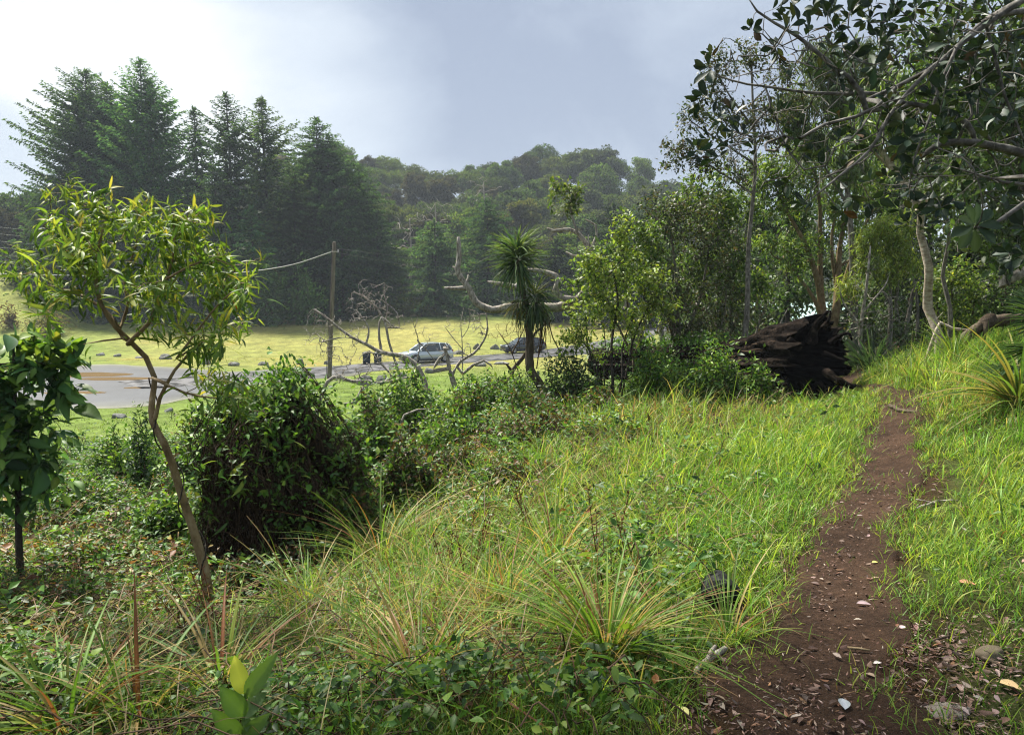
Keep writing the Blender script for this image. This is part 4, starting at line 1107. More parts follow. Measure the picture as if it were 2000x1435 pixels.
for k, (pts, r0, r1) in enumerate([([lp(1585, 668, 12.9), lp(1590, 645, 12.8), lp(1602, 622, 12.7), lp(1619, 608, 12.6)], .10, .022),
        ([lp(1560, 680, 12.7), lp(1548, 668, 12.6), lp(1540, 662, 12.6)], .08, .05), ([lp(1620, 670, 12.4), lp(1640, 655, 12.3), lp(1658, 652, 12.2), lp(1663, 664, 12.15)], .05, .015),
        ([lp(1612, 726, 12.2), lp(1632, 738, 12.0), lp(1652, 750, 11.9), lp(1670, 756, 11.85)], .065, .045), ([lp(1628, 655, 12.5), lp(1637, 645, 12.5), lp(1647, 640, 12.5)], .04, .018),
        ([lp(1500, 750, 12.6), lp(1525, 765, 12.4), lp(1531, 780, 12.35)], .05, .012), ([lp(1560, 745, 12.3), lp(1572, 762, 12.2), lp(1580, 770, 12.2)], .04, .012), ([lp(1595, 745, 12.2), lp(1615, 762, 12.1), lp(1633, 764, 12.05)], .04, .012),
        ([lp(1470, 735, 12.9), lp(1490, 757, 12.7), lp(1500, 770, 12.6)], .05, .02), ([lp(1610, 690, 12.2), lp(1640, 700, 12.0), lp(1656, 705, 11.9)], .045, .012), ([lp(1605, 640, 12.6), lp(1618, 628, 12.55), lp(1622, 606, 12.5)], .05, .012)]):
    g = G(); p_ = spline(np.array(pts), .06); tube(g, p_ + rng.normal(0, .006, p_.shape), np.linspace(r0, r1, len(p_)) * (1 + .12 * np.sin(np.arange(len(p_)) * 1.7)), 9, rough=.10)
    g.build('root', M_LOG if k in (0, 1, 3, 4, 10) else M_CHAR, o)
g = G()                                        # pale torn strands of wood along the underside
for k in range(22):
    aa = r.uniform(.9, 4.2); s0 = r.uniform(-2.2, -.5); s1 = s0 + r.uniform(.4, 1.1)
    s = np.linspace(s0, min(s1, -.05), 7)
    fl = .46 + .38 * sstep(-2.6, .1, s) ** 1.2
    rr = fl * (1 + lognoise(aa + .0 * s, s * .25)) * 1.015
    p_ = c_root + ax * s[:, None] + rr[:, None] * (np.cos(aa) * upv * .86 + np.sin(aa) * sdv) + r.normal(0, .008, (7, 3))
    tube(g, p_, r.uniform(.008, .022) * np.array([.4, .8, 1, 1, .9, .7, .3]), 5, np.array([1, .9, .8]) * r.choice([.3, .6, 1.3]))
g.build('torn_strands', solid_mat('torn_wood', [(.3, (.05, .032, .02)), (.7, (.16, .11, .07))], 8, .9, .3, col=True), o)
g = G()
u = r.uniform(-7, -2.0, 420); aa = r.normal(0, .95, 420)
fl = .50 + .40 * sstep(-2.6, .1, u)
pos = c_root + ax * u[:, None] + (fl * 1.06)[:, None] * (np.cos(aa)[:, None] * upv * .86 + np.sin(aa)[:, None] * sdv)
leafify(g, pos, nrm(np.cos(aa)[:, None] * upv + np.sin(aa)[:, None] * sdv), 7, .10, T_OVATE, .08, VINE, [.4, .3, .15, .15], along=.1, droop=.4, rnd=.8)
tag(g.build('log_vine', M_LEAF), 'leafy green vine blanketing the fallen log behind its hollow end', 'vine')

# ------------------------------------------------------------------ dead limbs of the fallen tree
def footed(s):                                 # a limb's broken lower end goes on down to the ground
    pl, r0, r1 = s; b = pl[0]; gap = b[2] - H1(b[0], b[1])
    if .12 < gap < 3.2:
        away = nrm((b - pl[1]) * [1, 1, 0] + 1e-6) * gap * .35
        pl = np.concatenate([[b + away - [0, 0, gap + .08]], pl]); r0 = r0 * 1.1
    return pl, r0, r1
lb = P(1235, 640, 17.5)
o = thing('dead_limb', 'big bleached dead limb reaching out behind the spiky palm lily', 'dead limb', lb)
g = G()
S = [(PL((1245,650),(1190,592),(1150,580),(1128,588),(1090,600),(1050,600),(1000,598),(962,605),(930,590),(915,562),(895,532),(897,500),(895,463), d=17.5), .17, .05),
     (PL((915,562),(893,563),(868,562), d=17.5), .055, .04), (PL((1125,588),(1098,582),(1083,570),(1092,545),(1060,530),(1030,527), d=17.2), .10, .045),
     (PL((1010,560),(985,556),(952,550), d=17.3), .075, .03), (PL((1128,588),(1140,570),(1152,560), d=17.4), .10, .05), (PL((913,548),(915,540),(914,536), d=17.5), .03, .02), (PL((893,530),(888,524),(884,520), d=17.5), .03, .02)]
S = [footed(S[0])] + S[1:]
grow(S, [], seg=.12, rt=.012, r=np.random.default_rng(5), g=g, kmax=9, rough=.09)
g.build('branch', M_DEAD, o)
lb = P(1225, 610, 18)
o = thing('dead_limb', 'upright broken dead limb carrying a green leafy sprout at its tip', 'dead limb', lb)
g = G(); g2 = G()
S = [(PL((1232,620),(1200,570),(1178,540),(1160,512),(1147,480),(1128,455),(1112,448),(1080,451),(1068,445), d=18), .15, .035),
     (PL((1158,505),(1158,480),(1166,458),(1163,440),(1142,428), d=18), .05, .018), (PL((1160,510),(1140,503),(1120,500),(1105,492), d=17.9), .06, .025), (PL((1152,495),(1148,478),(1143,465), d=17.9), .05, .012),
     (PL((1156,492),(1150,472),(1149,458), d=17.8), .04, .01), (PL((1170,510),(1180,503),(1192,498), d=17.8), .05, .02), (PL((1128,455),(1118,425),(1110,395), d=17.9), .034, .014), (PL((1140,498),(1130,488),(1124,480), d=17.8), .03, .008)]
tg = blob_pts([(1105,380,26),(1090,365,18),(1120,372,20),(1112,410,20),(1088,400,18),(1125,395,16)], 75, 17.9, 1, .5, np.random.default_rng(6))
S = [footed(S[0])] + S[1:]
tips, dirs = grow(S, tg, seg=.12, rt=.006, r=np.random.default_rng(6), g=g, kmax=8, rough=.09)
leafify(g2, tips, dirs, 7, .06, T_OVATE, .10, [(.07, .12, .025), (.11, .17, .03), (.16, .2, .05)], None, along=.12, droop=.15)
g.build('branch', M_DEAD, o); g2.build('foliage', M_LEAF, o)
for lab, pts, r0, r1, m_ in [('reddish broken stub leaning out of the bright shrub', ((1300,600),(1275,545),(1262,520),(1254,505)), .10, .06, M_BARK), ('thin dark dead stick standing up before the yellow lawn', ((1150,680),(1146,645),(1141,605)), .045, .012, M_DARKB)]:
    p_ = spline(footed((PL(*pts, d=16.5), r0, r1))[0], .1); g = G(); tube(g, p_ + rng.normal(0, .008, p_.shape), np.linspace(r0, r1, len(p_)), 8, rough=.08)
    g2 = g.build('dead_stub', m_, None, tuple(p_[0])); tag(g2, lab, 'dead wood')

# tangle of bare grey limbs before the lawn
def deadwood(label, S, tgt, rt, seed, m=M_DEAD, seg=.14, name='dead_branch', lift=.2):
    S = [footed(S[0])] + list(S[1:])
    g = G(); grow(S, tgt, seg=seg, rt=rt, r=np.random.default_rng(seed), g=g, kmax=8, rough=.07, lift=lift, wob=.14, expo=.36)
    o = thing(name, label, 'dead branch', S[0][0][0]); g.build('branch', m, o); return o
rr = np.random.default_rng(31)
deadwood('long grey dead limb sloping left across the pole with fan of twigs',
  [(PL((822,728),(808,708),(785,695),(745,688),(715,672),(690,660),(665,643),(640,622),(615,605), d=19), .085, .02), (PL((745,688),(740,650),(745,620),(770,640), d=19.2), .04, .015), (PL((715,672),(720,640),(700,610), d=19), .03, .012),
   (PL((690,660),(660,660),(630,668), d=18.8), .025, .01)],
  blob_pts([(640,640,34),(610,655,28),(690,630,30),(665,700,26),(620,620,20),(700,660,30),(640,680,28)], 420, 19, 1.2, .5, rr), .005, 31)
deadwood('twiggy grey dead branch rising above the silver car hood',
  [(PL((770,700),(758,660),(752,630),(735,600),(712,580),(690,570), d=20), .045, .012), (PL((752,630),(757,600),(750,575),(758,560), d=20), .022, .008), (PL((735,600),(725,590),(702,572), d=20), .02, .008), (PL((780,640),(775,610),(745,585), d=20.2), .02, .008)],
  blob_pts([(715,570,26),(750,570,20),(735,600,30),(700,600,26),(770,630,26)], 300, 20, 1, .5, rr), .0062, 32)
deadwood('low grey dead limb lying flat above the vines by the boulder',
  [(PL((640,745),(690,745),(720,744),(745,748),(790,738),(815,735), d=17), .055, .02), (PL((720,748),(705,765),(695,785),(670,788), d=17), .05, .02), (PL((690,780),(730,776),(760,786), d=16.8), .025, .008), (PL((745,748),(765,735),(735,700),(728,690), d=17.1), .045, .015)],
  blob_pts([(735,700,26),(700,720,30),(660,735,24)], 130, 17, 1, .5, rr), .0065, 33)
deadwood('broken thick dead stump and arched limb before the road',
  [(PL((882,735),(876,712),(872,690),(868,678), d=18), .09, .04), (PL((885,728),(900,705),(925,690),(945,665),(952,640),(948,600), d=18), .04, .012), (PL((905,730),(925,712),(945,704),(958,712),(962,718), d=18), .05, .015), (PL((845,725),(858,700),(872,690), d=18), .05, .02)],
  blob_pts([(940,650,22),(905,690,24),(870,680,18),(925,625,22)], 130, 18, 1, .5, rr), .0065, 34)
deadwood('slim upright dead sapling with bare forked twigs left of the palm lily',
  [(PL((905,740),(904,700),(902,660),(900,630),(905,605), d=17.5), .022, .006), (PL((902,680),(885,660),(870,640), d=17.5), .01, .004), (PL((902,660),(915,640),(918,615), d=17.5), .01, .004)],
  blob_pts([(885,635,22),(915,620,22),(872,625,14)], 80, 17.5, 1, .5, rr), .004, 35)
deadwood('slim bare dead sapling beside the silver car',
  [(PL((815,700),(818,670),(810,640),(803,620), d=21), .025, .007), (PL((815,665),(830,680),(850,705),(865,715), d=21), .02, .008), (PL((810,640),(815,625),(816,617), d=21), .012, .005)],
  blob_pts([(808,625,14),(825,650,20),(845,660,16)], 70, 21, 1, .5, rr), .0045, 36)
deadwood('dark mossy dead stem forking beside the palm lily trunk',
  [(PL((995,790),(998,750),(1000,725),(1020,700),(1035,675),(1045,650),(1062,635), d=15.4), .06, .02), (PL((1000,725),(990,712),(982,708), d=15.4), .035, .012)],
  blob_pts([(1060,640,16),(1050,660,16)], 14, 15.4, 1, .5, rr), .004, 37, M_BARK)
deadwood('pale dead stick angled across the vines in front of the mound',
  [(PL((790,810),(815,800),(838,798), d=12), .03, .012), (PL((815,800),(822,806),(830,812), d=12), .012, .006)], [], .004, 38)
deadwood('dry twig tangle hanging under the palm lily head',
  [(PL((1000,690),(985,665),(975,650), d=15), .012, .005), (PL((1000,690),(1020,650),(1030,630), d=15), .014, .008)],
  blob_pts([(985,650,30),(1000,665,24),(960,660,18)], 60, 15, 1, .5, rr), .0035, 39, M_TWIG)

# ------------------------------------------------------------------ palm lily with two strap leaved heads
dd_ = 15.0
pb = P(1062, 790, dd_); pb[2] = H1(pb[0], pb[1])
o = thing('palm_lily', 'slender palm lily with two spiky heads of strap leaves', 'palm lily', pb)
g = G()
grow([(np.concatenate([[pb], PL((1058,760),(1048,740),(1036,722),(1034,690),(1033,640),(1028,600),(1020,565),(1012,530),(1010,505), d=dd_)]), .10, .05), (PL((1033,650),(1040,620),(1048,590), d=dd_), .06, .045)],
     [], seg=.08, rt=.02, r=np.random.default_rng(8), g=g, kmax=10, rough=.10)
g.build('trunk', M_BARK, o)
r = np.random.default_rng(8)
def head(c, n, L, col, up0=-.75, upm=1.0, bend=None, droopy=0.0):
    g = G()
    z = r.uniform(up0, upm, n); th = r.uniform(0, 6.28, n); rr = np.sqrt(np.maximum(1 - z * z, .02))
    d_ = np.stack([rr * np.cos(th), rr * np.sin(th), z], 1)
    pos = c + d_ * .05 + np.stack([0 * z, 0 * z, z * .12], 1)
    for T in (leafT(7, ov(.055, .25, .6), .35, .3), leafT(7, ov(.06, .25, .6), .75, .3), leafT(7, ov(.05, .25, .6), .12, .3)):
        m = r.random(n) < .4
        leaves(g, T, pos[m], d_[m] - [0, 0, droopy], np.array([0, 0, 1.]) + r.normal(0, .15, (m.sum(), 3)) + d_[m] * .2, L * r.uniform(.75, 1.15, m.sum()), pick(m.sum(), col, None, .2, r))
    return g
PLC = [(.035, .075, .03), (.06, .11, .04), (.09, .14, .045)]
h1 = head(P(1012, 512, dd_), 250, .64, PLC, -.8, 1)
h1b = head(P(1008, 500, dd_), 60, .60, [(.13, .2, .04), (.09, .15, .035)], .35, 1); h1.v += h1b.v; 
for f_ in h1b.f: h1.f.append(f_ + h1.n)
h1.c += h1b.c; h1.n += h1b.n
h1.build('leaf_head', M_GLOSSY, o)
h2 = head(P(1044, 592, dd_ - .1), 200, .50, PLC, -.9, .7, droopy=.15)
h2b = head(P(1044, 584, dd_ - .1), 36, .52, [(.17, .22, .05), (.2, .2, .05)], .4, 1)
for f_ in h2b.f: h2.f.append(f_ + h2.n)
h2.v += h2b.v; h2.c += h2b.c; h2.n += h2b.n
h2.build('leaf_head', M_GLOSSY, o)
h3 = head(P(1018, 585, dd_ - .05), 60, .46, [(.035, .06, .022), (.2, .17, .05), (.09, .10, .03)], -1, .1, droopy=.3); h3.build('leaf_head', M_GLOSSY, o)
g = G()
for k in range(40):
    s0 = P(r.uniform(1000, 1075), r.uniform(600, 625), dd_ + r.normal(0, .12)); L_ = r.uniform(.25, .75); n_ = 6; s = np.linspace(0, 1, n_)[:, None]
    tube(g, s0 + np.array([r.normal(0, .1), r.normal(0, .1), -L_]) * s + r.normal(0, .012, (n_, 3)), .006, 3, cap=False)
for pts in [((1072,630),(1080,660),(1095,690),(1102,720)), ((1060,630),(1055,670),(1048,720)), ((1066,625),(1062,660),(1050,700))]:
    tube(g, spline(PL(*pts, d=dd_), .06), .013, 5)
g.build('hanging_dry_stalk', M_TWIG, o)

# ------------------------------------------------------------------ trees of the wood beside the trail
def wood_tree(label, seeds, blobs, d, nt, per, T, size, cols, probs=None, bark=None, lm=None, spread=.07, rt=.006, seed=1, droop=.2, along=.2, thick=1.0, shell=.45, seg=.22, wob=.15, lift=.1,
              name='woodland_tree', rnd=.7, upr=.5, ws=1.0, extra=0, leafy=1.0, cat='tree', expo=.42, base_to_ground=True):
    r = np.random.default_rng(seed)
    S = []
    for k, s in enumerate(seeds):
        pts, r0, r1 = s
        pl = PL(*pts, d=d)
        if k == 0 and base_to_ground: pl[0, 2] = H1(pl[0, 0], pl[0, 1]) - .1
        pl[1:-1, 1] += r.normal(0, .12, max(len(pl) - 2, 0))
        S.append((pl, r0, r1))
    tg = blob_pts(blobs, nt, d, thick, shell, r)
    g1, g2 = G(), G()
    tips, dirs = grow(S, tg, seg=seg, rt=rt, r=r, g=g1, wob=wob, lift=lift, expo=expo)
    keep = r.random(len(tips)) < leafy
    leafify(g2, tips[keep], dirs[keep], per, spread, T, size, cols, probs, along=along, droop=droop, rnd=rnd, upr=upr, ws=ws)
    o = thing(name, label, cat, S[0][0][0])
    g1.build('trunk', bark or M_BARKG, o); g2.build('crown', lm or M_LEAF, o)
    return o
OLIVE = [(.05, .075, .03), (.075, .10, .036), (.09, .075, .04), (.04, .055, .024)]
MID = [(.08, .14, .035), (.11, .18, .04), (.055, .10, .03)]
LITE = [(.15, .23, .04), (.20, .28, .05), (.10, .17, .035)]
YEL = [(.22, .29, .045), (.27, .33, .055), (.15, .22, .04)]
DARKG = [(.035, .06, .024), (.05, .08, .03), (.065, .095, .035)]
# deep background of the wood
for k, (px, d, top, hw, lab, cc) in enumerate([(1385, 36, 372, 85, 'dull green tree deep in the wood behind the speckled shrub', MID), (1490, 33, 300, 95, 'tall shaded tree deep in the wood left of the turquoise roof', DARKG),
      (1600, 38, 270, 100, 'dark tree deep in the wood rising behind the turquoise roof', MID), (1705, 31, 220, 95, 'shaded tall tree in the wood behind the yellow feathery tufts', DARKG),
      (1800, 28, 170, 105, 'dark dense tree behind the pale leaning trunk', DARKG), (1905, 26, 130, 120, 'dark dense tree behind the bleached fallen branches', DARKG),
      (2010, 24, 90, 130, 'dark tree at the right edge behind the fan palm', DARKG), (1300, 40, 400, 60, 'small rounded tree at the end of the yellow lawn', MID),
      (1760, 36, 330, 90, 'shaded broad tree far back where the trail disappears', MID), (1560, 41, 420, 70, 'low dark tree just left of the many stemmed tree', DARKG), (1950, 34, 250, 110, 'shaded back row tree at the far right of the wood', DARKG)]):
    ybot = 650 if px > 1450 else 660
    r = np.random.default_rng(300 + k)
    bl = []
    for q in range(11):
        f_ = r.random(); y = top + (ybot - 60 - top) * f_
        bl.append((px + r.normal(0, hw * .55 * (.5 + .5 * min(1, f_ * 2))), y + hw * .4, hw * r.uniform(.30, .48), r.normal(0, 1.2)))
    wood_tree(lab, [(((px, 690), (px + r.normal(0, 12), 560), (px + r.normal(0, 20), (top + 500) / 2), (px + r.normal(0, 16), top + 60)), .16, .05)], bl, d, 400, 15, T_Q, .19, cc, None,
              M_DARKB if cc is DARKG else M_BARKG, spread=.22, rt=.014, seed=300 + k, seg=.5, droop=.3, along=.4)
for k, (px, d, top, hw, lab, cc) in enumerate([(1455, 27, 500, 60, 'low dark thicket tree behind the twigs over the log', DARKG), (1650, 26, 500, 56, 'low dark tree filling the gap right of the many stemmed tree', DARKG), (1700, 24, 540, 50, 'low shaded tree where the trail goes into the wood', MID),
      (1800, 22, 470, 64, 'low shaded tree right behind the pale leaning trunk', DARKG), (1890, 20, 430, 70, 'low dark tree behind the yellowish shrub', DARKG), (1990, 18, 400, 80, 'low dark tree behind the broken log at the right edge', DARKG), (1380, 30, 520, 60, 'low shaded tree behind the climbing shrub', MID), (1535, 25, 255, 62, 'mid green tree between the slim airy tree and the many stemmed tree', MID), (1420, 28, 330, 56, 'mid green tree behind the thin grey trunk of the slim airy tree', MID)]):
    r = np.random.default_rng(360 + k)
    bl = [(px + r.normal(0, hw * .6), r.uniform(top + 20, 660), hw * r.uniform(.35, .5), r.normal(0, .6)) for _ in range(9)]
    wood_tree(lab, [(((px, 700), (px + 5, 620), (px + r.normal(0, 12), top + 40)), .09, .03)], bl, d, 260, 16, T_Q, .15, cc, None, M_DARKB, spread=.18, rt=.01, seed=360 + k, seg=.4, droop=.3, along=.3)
wood_tree('slim tree with airy dark twigs and thin grey trunk against the sky', [(((1448,690),(1455,600),(1463,480),(1475,330),(1472,200),(1468,130)), .075, .02), (((1472,250),(1420,190),(1395,130)), .025, .012), (((1474,320),(1390,260),(1340,230)), .028, .01), (((1470,200),(1510,160),(1535,140)), .02, .01), (((1474,380),(1390,330),(1330,285)), .022, .01)],
   [(1400,140,36),(1465,115,42),(1530,150,36),(1345,225,30),(1330,290,38),(1400,225,38),(1460,240,42),(1385,180,34),(1310,320,26),(1375,310,40),(1440,330,40),(1500,220,36),(1420,100,20),(1520,270,34),(1540,210,30)], 16, 640, 10, T_OVATE, .07, OLIVE, [.3,.25,.25,.2], M_BARKG, spread=.06, rt=.0035, seed=41, seg=.15, droop=.0, along=.14)
wood_tree('speckled olive brown shrubby tree behind the bright climbing shrub', [(((1335,700),(1325,620),(1318,540),(1310,450)), .06, .02), (((1335,660),(1370,580),(1385,480)), .045, .015), (((1330,640),(1290,560),(1285,470)), .04, .015), (((1340,690),(1400,640),(1420,560)), .035, .012)],
   [(1290,415,52),(1345,450,60),(1295,545,62),(1380,560,62),(1375,400,52),(1325,620,55),(1410,480,50),(1270,480,40),(1420,620,50),(1360,650,40)], 16.5, 520, 13, T_OVATE, .085, OLIVE + [(.09,.13,.035)], [.26,.26,.18,.15,.15], M_BARKG, spread=.09, rt=.004, seed=42, seg=.2, along=.2)
wood_tree('brighter green leafy tree leaning over the speckled shrubby tree', [(((1430,690),(1428,600),(1420,500),(1410,420)), .06, .02), (((1425,560),(1450,480),(1460,430)), .03, .012)],
   [(1400,410,48),(1440,490,46),(1380,510,50),(1430,560,44),(1350,530,34),(1460,400,36),(1480,560,40),(1320,400,34),(1400,350,34),(1350,370,30)], 18, 480, 14, T_OVATE, .10, LITE + MID, None, M_BARKG, spread=.10, rt=.005, seed=43, along=.2)
wood_tree('many stemmed tree with smooth grey tan trunks fanning out behind the log', [(((1618,690),(1612,640),(1600,560),(1575,480),(1545,420),(1520,380)), .13, .03), (((1613,650),(1606,560),(1604,470),(1600,400),(1590,330)), .10, .03), (((1622,660),(1632,590),(1640,500),(1648,420),(1660,340)), .12, .03),
   (((1626,640),(1650,560),(1672,480),(1705,410)), .085, .025), (((1615,640),(1585,580),(1560,540),(1530,500)), .07, .02), (((1630,620),(1636,560),(1625,480),(1632,400)), .08, .025), (((1640,520),(1670,500),(1710,470),(1740,440)), .04, .015)],
   [(1555,375,52),(1640,320,56),(1700,355,46),(1598,470,26),(1535,485,32),(1500,390,44),(1590,290,44),(1535,320,44),(1490,330,40),(1640,400,40),(1745,420,30),(1660,440,30),(1490,470,30),(1560,520,22)], 20, 620, 14, T_OVATE_N, .12, LITE + MID, None, M_KOA, spread=.11, rt=.006, seed=44, along=.25, droop=.35, ws=.7)
wood_tree('tall willowy tree with hanging slender leaves at the skyline', [(((1668,690),(1665,560),(1655,400),(1640,260),(1625,150)), .12, .025), (((1655,400),(1600,300),(1575,260)), .04, .015), (((1650,330),(1690,240),(1705,170)), .035, .012)],
   [(1620,130,46),(1598,195,50),(1655,205,46),(1580,275,44),(1700,160,50),(1640,270,46),(1560,240,30),(1690,100,40),(1750,180,40),(1540,200,36),(1600,110,36),(1660,330,44)], 18, 560, 15, T_SICK, .20, [(.06,.095,.03),(.09,.13,.045),(.12,.16,.06)], None, M_BARKG, spread=.10, rt=.005, seed=45, along=.25, droop=1.1, rnd=.5)
wood_tree('tree with smooth pale leaning trunk and drooping foliage by the grassy bank', [(((1834,690),(1830,655),(1822,600),(1812,520),(1803,455),(1790,412),(1760,370),(1725,300),(1700,265)), .085, .04), (((1725,300),(1780,230),(1840,180)), .03, .012), (((1740,330),(1690,280),(1660,250)), .025, .01), (((1790,412),(1840,330),(1890,290)), .03, .012)],
   [(1720,205,60),(1780,150,60),(1850,215,62),(1900,300,56),(1780,285,56),(1680,260,40),(1840,120,50),(1930,200,56),(1820,340,40)], 12, 400, 14, T_SICK, .15, MID + LITE, None, M_PALE, spread=.08, rt=.005, seed=46, along=.2, droop=.9, rnd=.55)
wood_tree('thin grey trunked tree standing right of the pale leaning trunk', [(((1855,680),(1850,600),(1842,540),(1838,470),(1830,400),(1826,330)), .045, .02)], [(1835,420,34),(1850,360,40),(1810,380,30),(1870,430,26)], 13, 110, 10, T_OVATE, .07, MID + OLIVE[:2], None, M_BARKG, spread=.06, rt=.004, seed=47)
wood_tree('feathery yellow green tufted tree between grey trunks', [(((1735,690),(1738,620),(1745,560),(1748,500),(1740,440)), .07, .025), (((1742,600),(1715,540),(1700,520)), .03, .012), (((1746,540),(1775,500),(1785,450)), .03, .012)],
   [(1718,448,24),(1752,480,30),(1700,515,26),(1772,436,20),(1660,560,20),(1735,530,22),(1690,470,18),(1780,520,20)], 17.5, 240, 22, T_SICK, .15, YEL, None, M_BARKG, spread=.09, rt=.004, seed=48, along=.12, droop=.5, rnd=.9)
wood_tree('dark leaning trunk tree with bare twigs under the canopy', [(((1760,690),(1775,630),(1790,570),(1800,540)), .07, .04), (((1765,690),(1752,600),(1750,500),(1765,400)), .06, .03), (((1790,690),(1793,600),(1784,540),(1780,480)), .05, .02)], [(1770,420,40),(1800,500,36),(1740,560,30)], 19, 160, 6, T_OVATE, .08, DARKG, None, M_BARKG, spread=.09, rt=.006, seed=49, leafy=.6)
wood_tree('grey twiggy half bare tree right behind the hollow log', [(((1680,700),(1684,640),(1690,560),(1700,480)), .06, .02), (((1684,640),(1650,590),(1640,560)), .03, .01), (((1686,610),(1720,560),(1735,540)), .03, .01)], [(1690,600,46),(1660,640,34),(1720,640,40),(1700,540,40),(1745,600,36)], 17, 260, 4, T_OVATE, .07, OLIVE + MID, None, M_DEAD, spread=.07, rt=.004, seed=50, leafy=.55, seg=.16)
wood_tree('grey twiggy thicket hanging over the vine covered log', [(((1420,700),(1430,650),(1440,600),(1450,560)), .05, .02), (((1470,700),(1480,640),(1500,590)), .045, .015), (((1425,680),(1390,620),(1370,590)), .03, .012), (((1510,690),(1520,640),(1540,600)), .03, .012)],
   [(1430,600,44),(1480,600,40),(1390,620,34),(1450,540,44),(1510,545,34),(1440,650,34)], 19, 420, 5, T_OVATE, .075, OLIVE + DARKG, None, M_BARKG, spread=.08, rt=.0045, seed=51, leafy=.8, seg=.16)
wood_tree('yellowish leafy shrub behind the pale leaning trunk', [(((1865,690),(1866,640),(1862,590),(1858,550)), .03, .012), (((1868,690),(1895,630),(1905,580)), .025, .01), (((1866,690),(1835,640),(1830,590)), .025, .01)],
   [(1862,545,40),(1822,570,34),(1900,580,40),(1870,620,40),(1835,630,30),(1910,640,30),(1890,530,30)], 13.5, 300, 11, T_OVATE, .065, LITE + YEL + MID, None, M_BARK, spread=.06, rt=.003, seed=52, name='shrub', cat='shrub')
wood_tree('dark leafy shrub above the fallen brown log at the right edge', [(((1960,690),(1962,620),(1965,560)), .03, .012), (((1985,690),(1990,620),(2010,560)), .03, .012)],
   [(1960,600,44),(2000,560,50),(1930,620,36),(2020,620,50),(1985,500,40),(1950,540,36),(1935,480,30)], 13, 280, 11, T_OVATE, .065, MID + DARKG + LITE[:1], None, M_BARK, spread=.06, rt=.003, seed=53, name='shrub', cat='shrub')
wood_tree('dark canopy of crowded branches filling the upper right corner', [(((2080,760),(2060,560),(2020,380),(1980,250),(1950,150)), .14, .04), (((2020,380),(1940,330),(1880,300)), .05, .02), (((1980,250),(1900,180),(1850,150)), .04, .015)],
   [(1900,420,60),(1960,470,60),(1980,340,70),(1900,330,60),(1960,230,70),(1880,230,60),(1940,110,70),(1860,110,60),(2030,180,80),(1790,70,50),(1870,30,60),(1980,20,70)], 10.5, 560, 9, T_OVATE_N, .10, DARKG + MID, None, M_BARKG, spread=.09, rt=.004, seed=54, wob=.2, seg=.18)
wood_tree('low leafy undergrowth shrub where the trail bends out of sight', [(((1720,715),(1722,690),(1720,660)), .02, .01), (((1740,715),(1760,690),(1770,660)), .02, .01)], [(1720,690,26),(1760,680,34),(1800,670,30),(1700,660,24),(1745,640,30)], 19, 200, 10, T_OVATE, .085, MID + DARKG, None, M_BARK, spread=.08, rt=.004, seed=55, name='shrub', cat='shrub')
wood_tree('dark undergrowth shrub between the turquoise roof and the vine', [(((1480,700),(1482,670),(1485,650)), .02, .01), (((1560,690),(1562,660),(1565,640)), .02, .01)], [(1450,660,36),(1500,655,26),(1420,670,30),(1640,650,26)], 24, 220, 11, T_OVATE, .11, MID + OLIVE, None, M_BARK, spread=.10, rt=.005, seed=56, name='shrub', cat='shrub')

# bright climbing shrub in the middle with thin dark stems
wood_tree('bright yellow green climbing shrub on thin dark stems in mid picture', [(((1195,815),(1195,740),(1193,690),(1200,640),(1205,590),(1200,540)), .035, .012), (((1200,815),(1212,740),(1218,680),(1235,620)), .022, .01), (((1190,815),(1170,720),(1150,680),(1130,660)), .022, .01), (((1205,815),(1225,720),(1240,660),(1270,590)), .02, .01), (((1208,815),(1235,740),(1245,700)), .016, .008), (((1190,815),(1180,740),(1184,690),(1180,640)), .018, .008)],
   [(1130,650,36),(1195,605,44),(1250,560,46),(1180,550,40),(1225,510,34),(1150,515,34),(1285,600,36),(1215,460,26),(1105,665,26),(1160,590,34),(1235,640,34),(1280,540,34),(1120,610,26),(1215,440,18),(1165,690,18)], 13.6, 500, 9, T_OVATE, .078, [(.20,.27,.045),(.27,.34,.06),(.13,.20,.035),(.07,.12,.026)], [.35,.25,.25,.15], M_DARKB, spread=.07, rt=.0035, seed=60, name='shrub', cat='shrub', seg=.14, along=.18)
# small dark glossy leaves over the dead limbs
wood_tree('leafy green shrub growing over the foot of the bleached dead limb', [(((1240,760),(1235,680),(1225,600),(1215,520)), .04, .015), (((1238,700),(1190,600),(1150,540)), .03, .01), (((1238,700),(1265,600),(1275,520)), .03, .01)],
   [(1150,530,34),(1180,500,34),(1225,480,36),(1120,555,26),(1215,540,40),(1270,500,34),(1160,580,30),(1260,450,30),(1220,430,22)], 15.5, 330, 10, T_OVATE, .085, MID + LITE, None, M_BARK, spread=.07, rt=.0035, seed=61, name='shrub', cat='shrub')

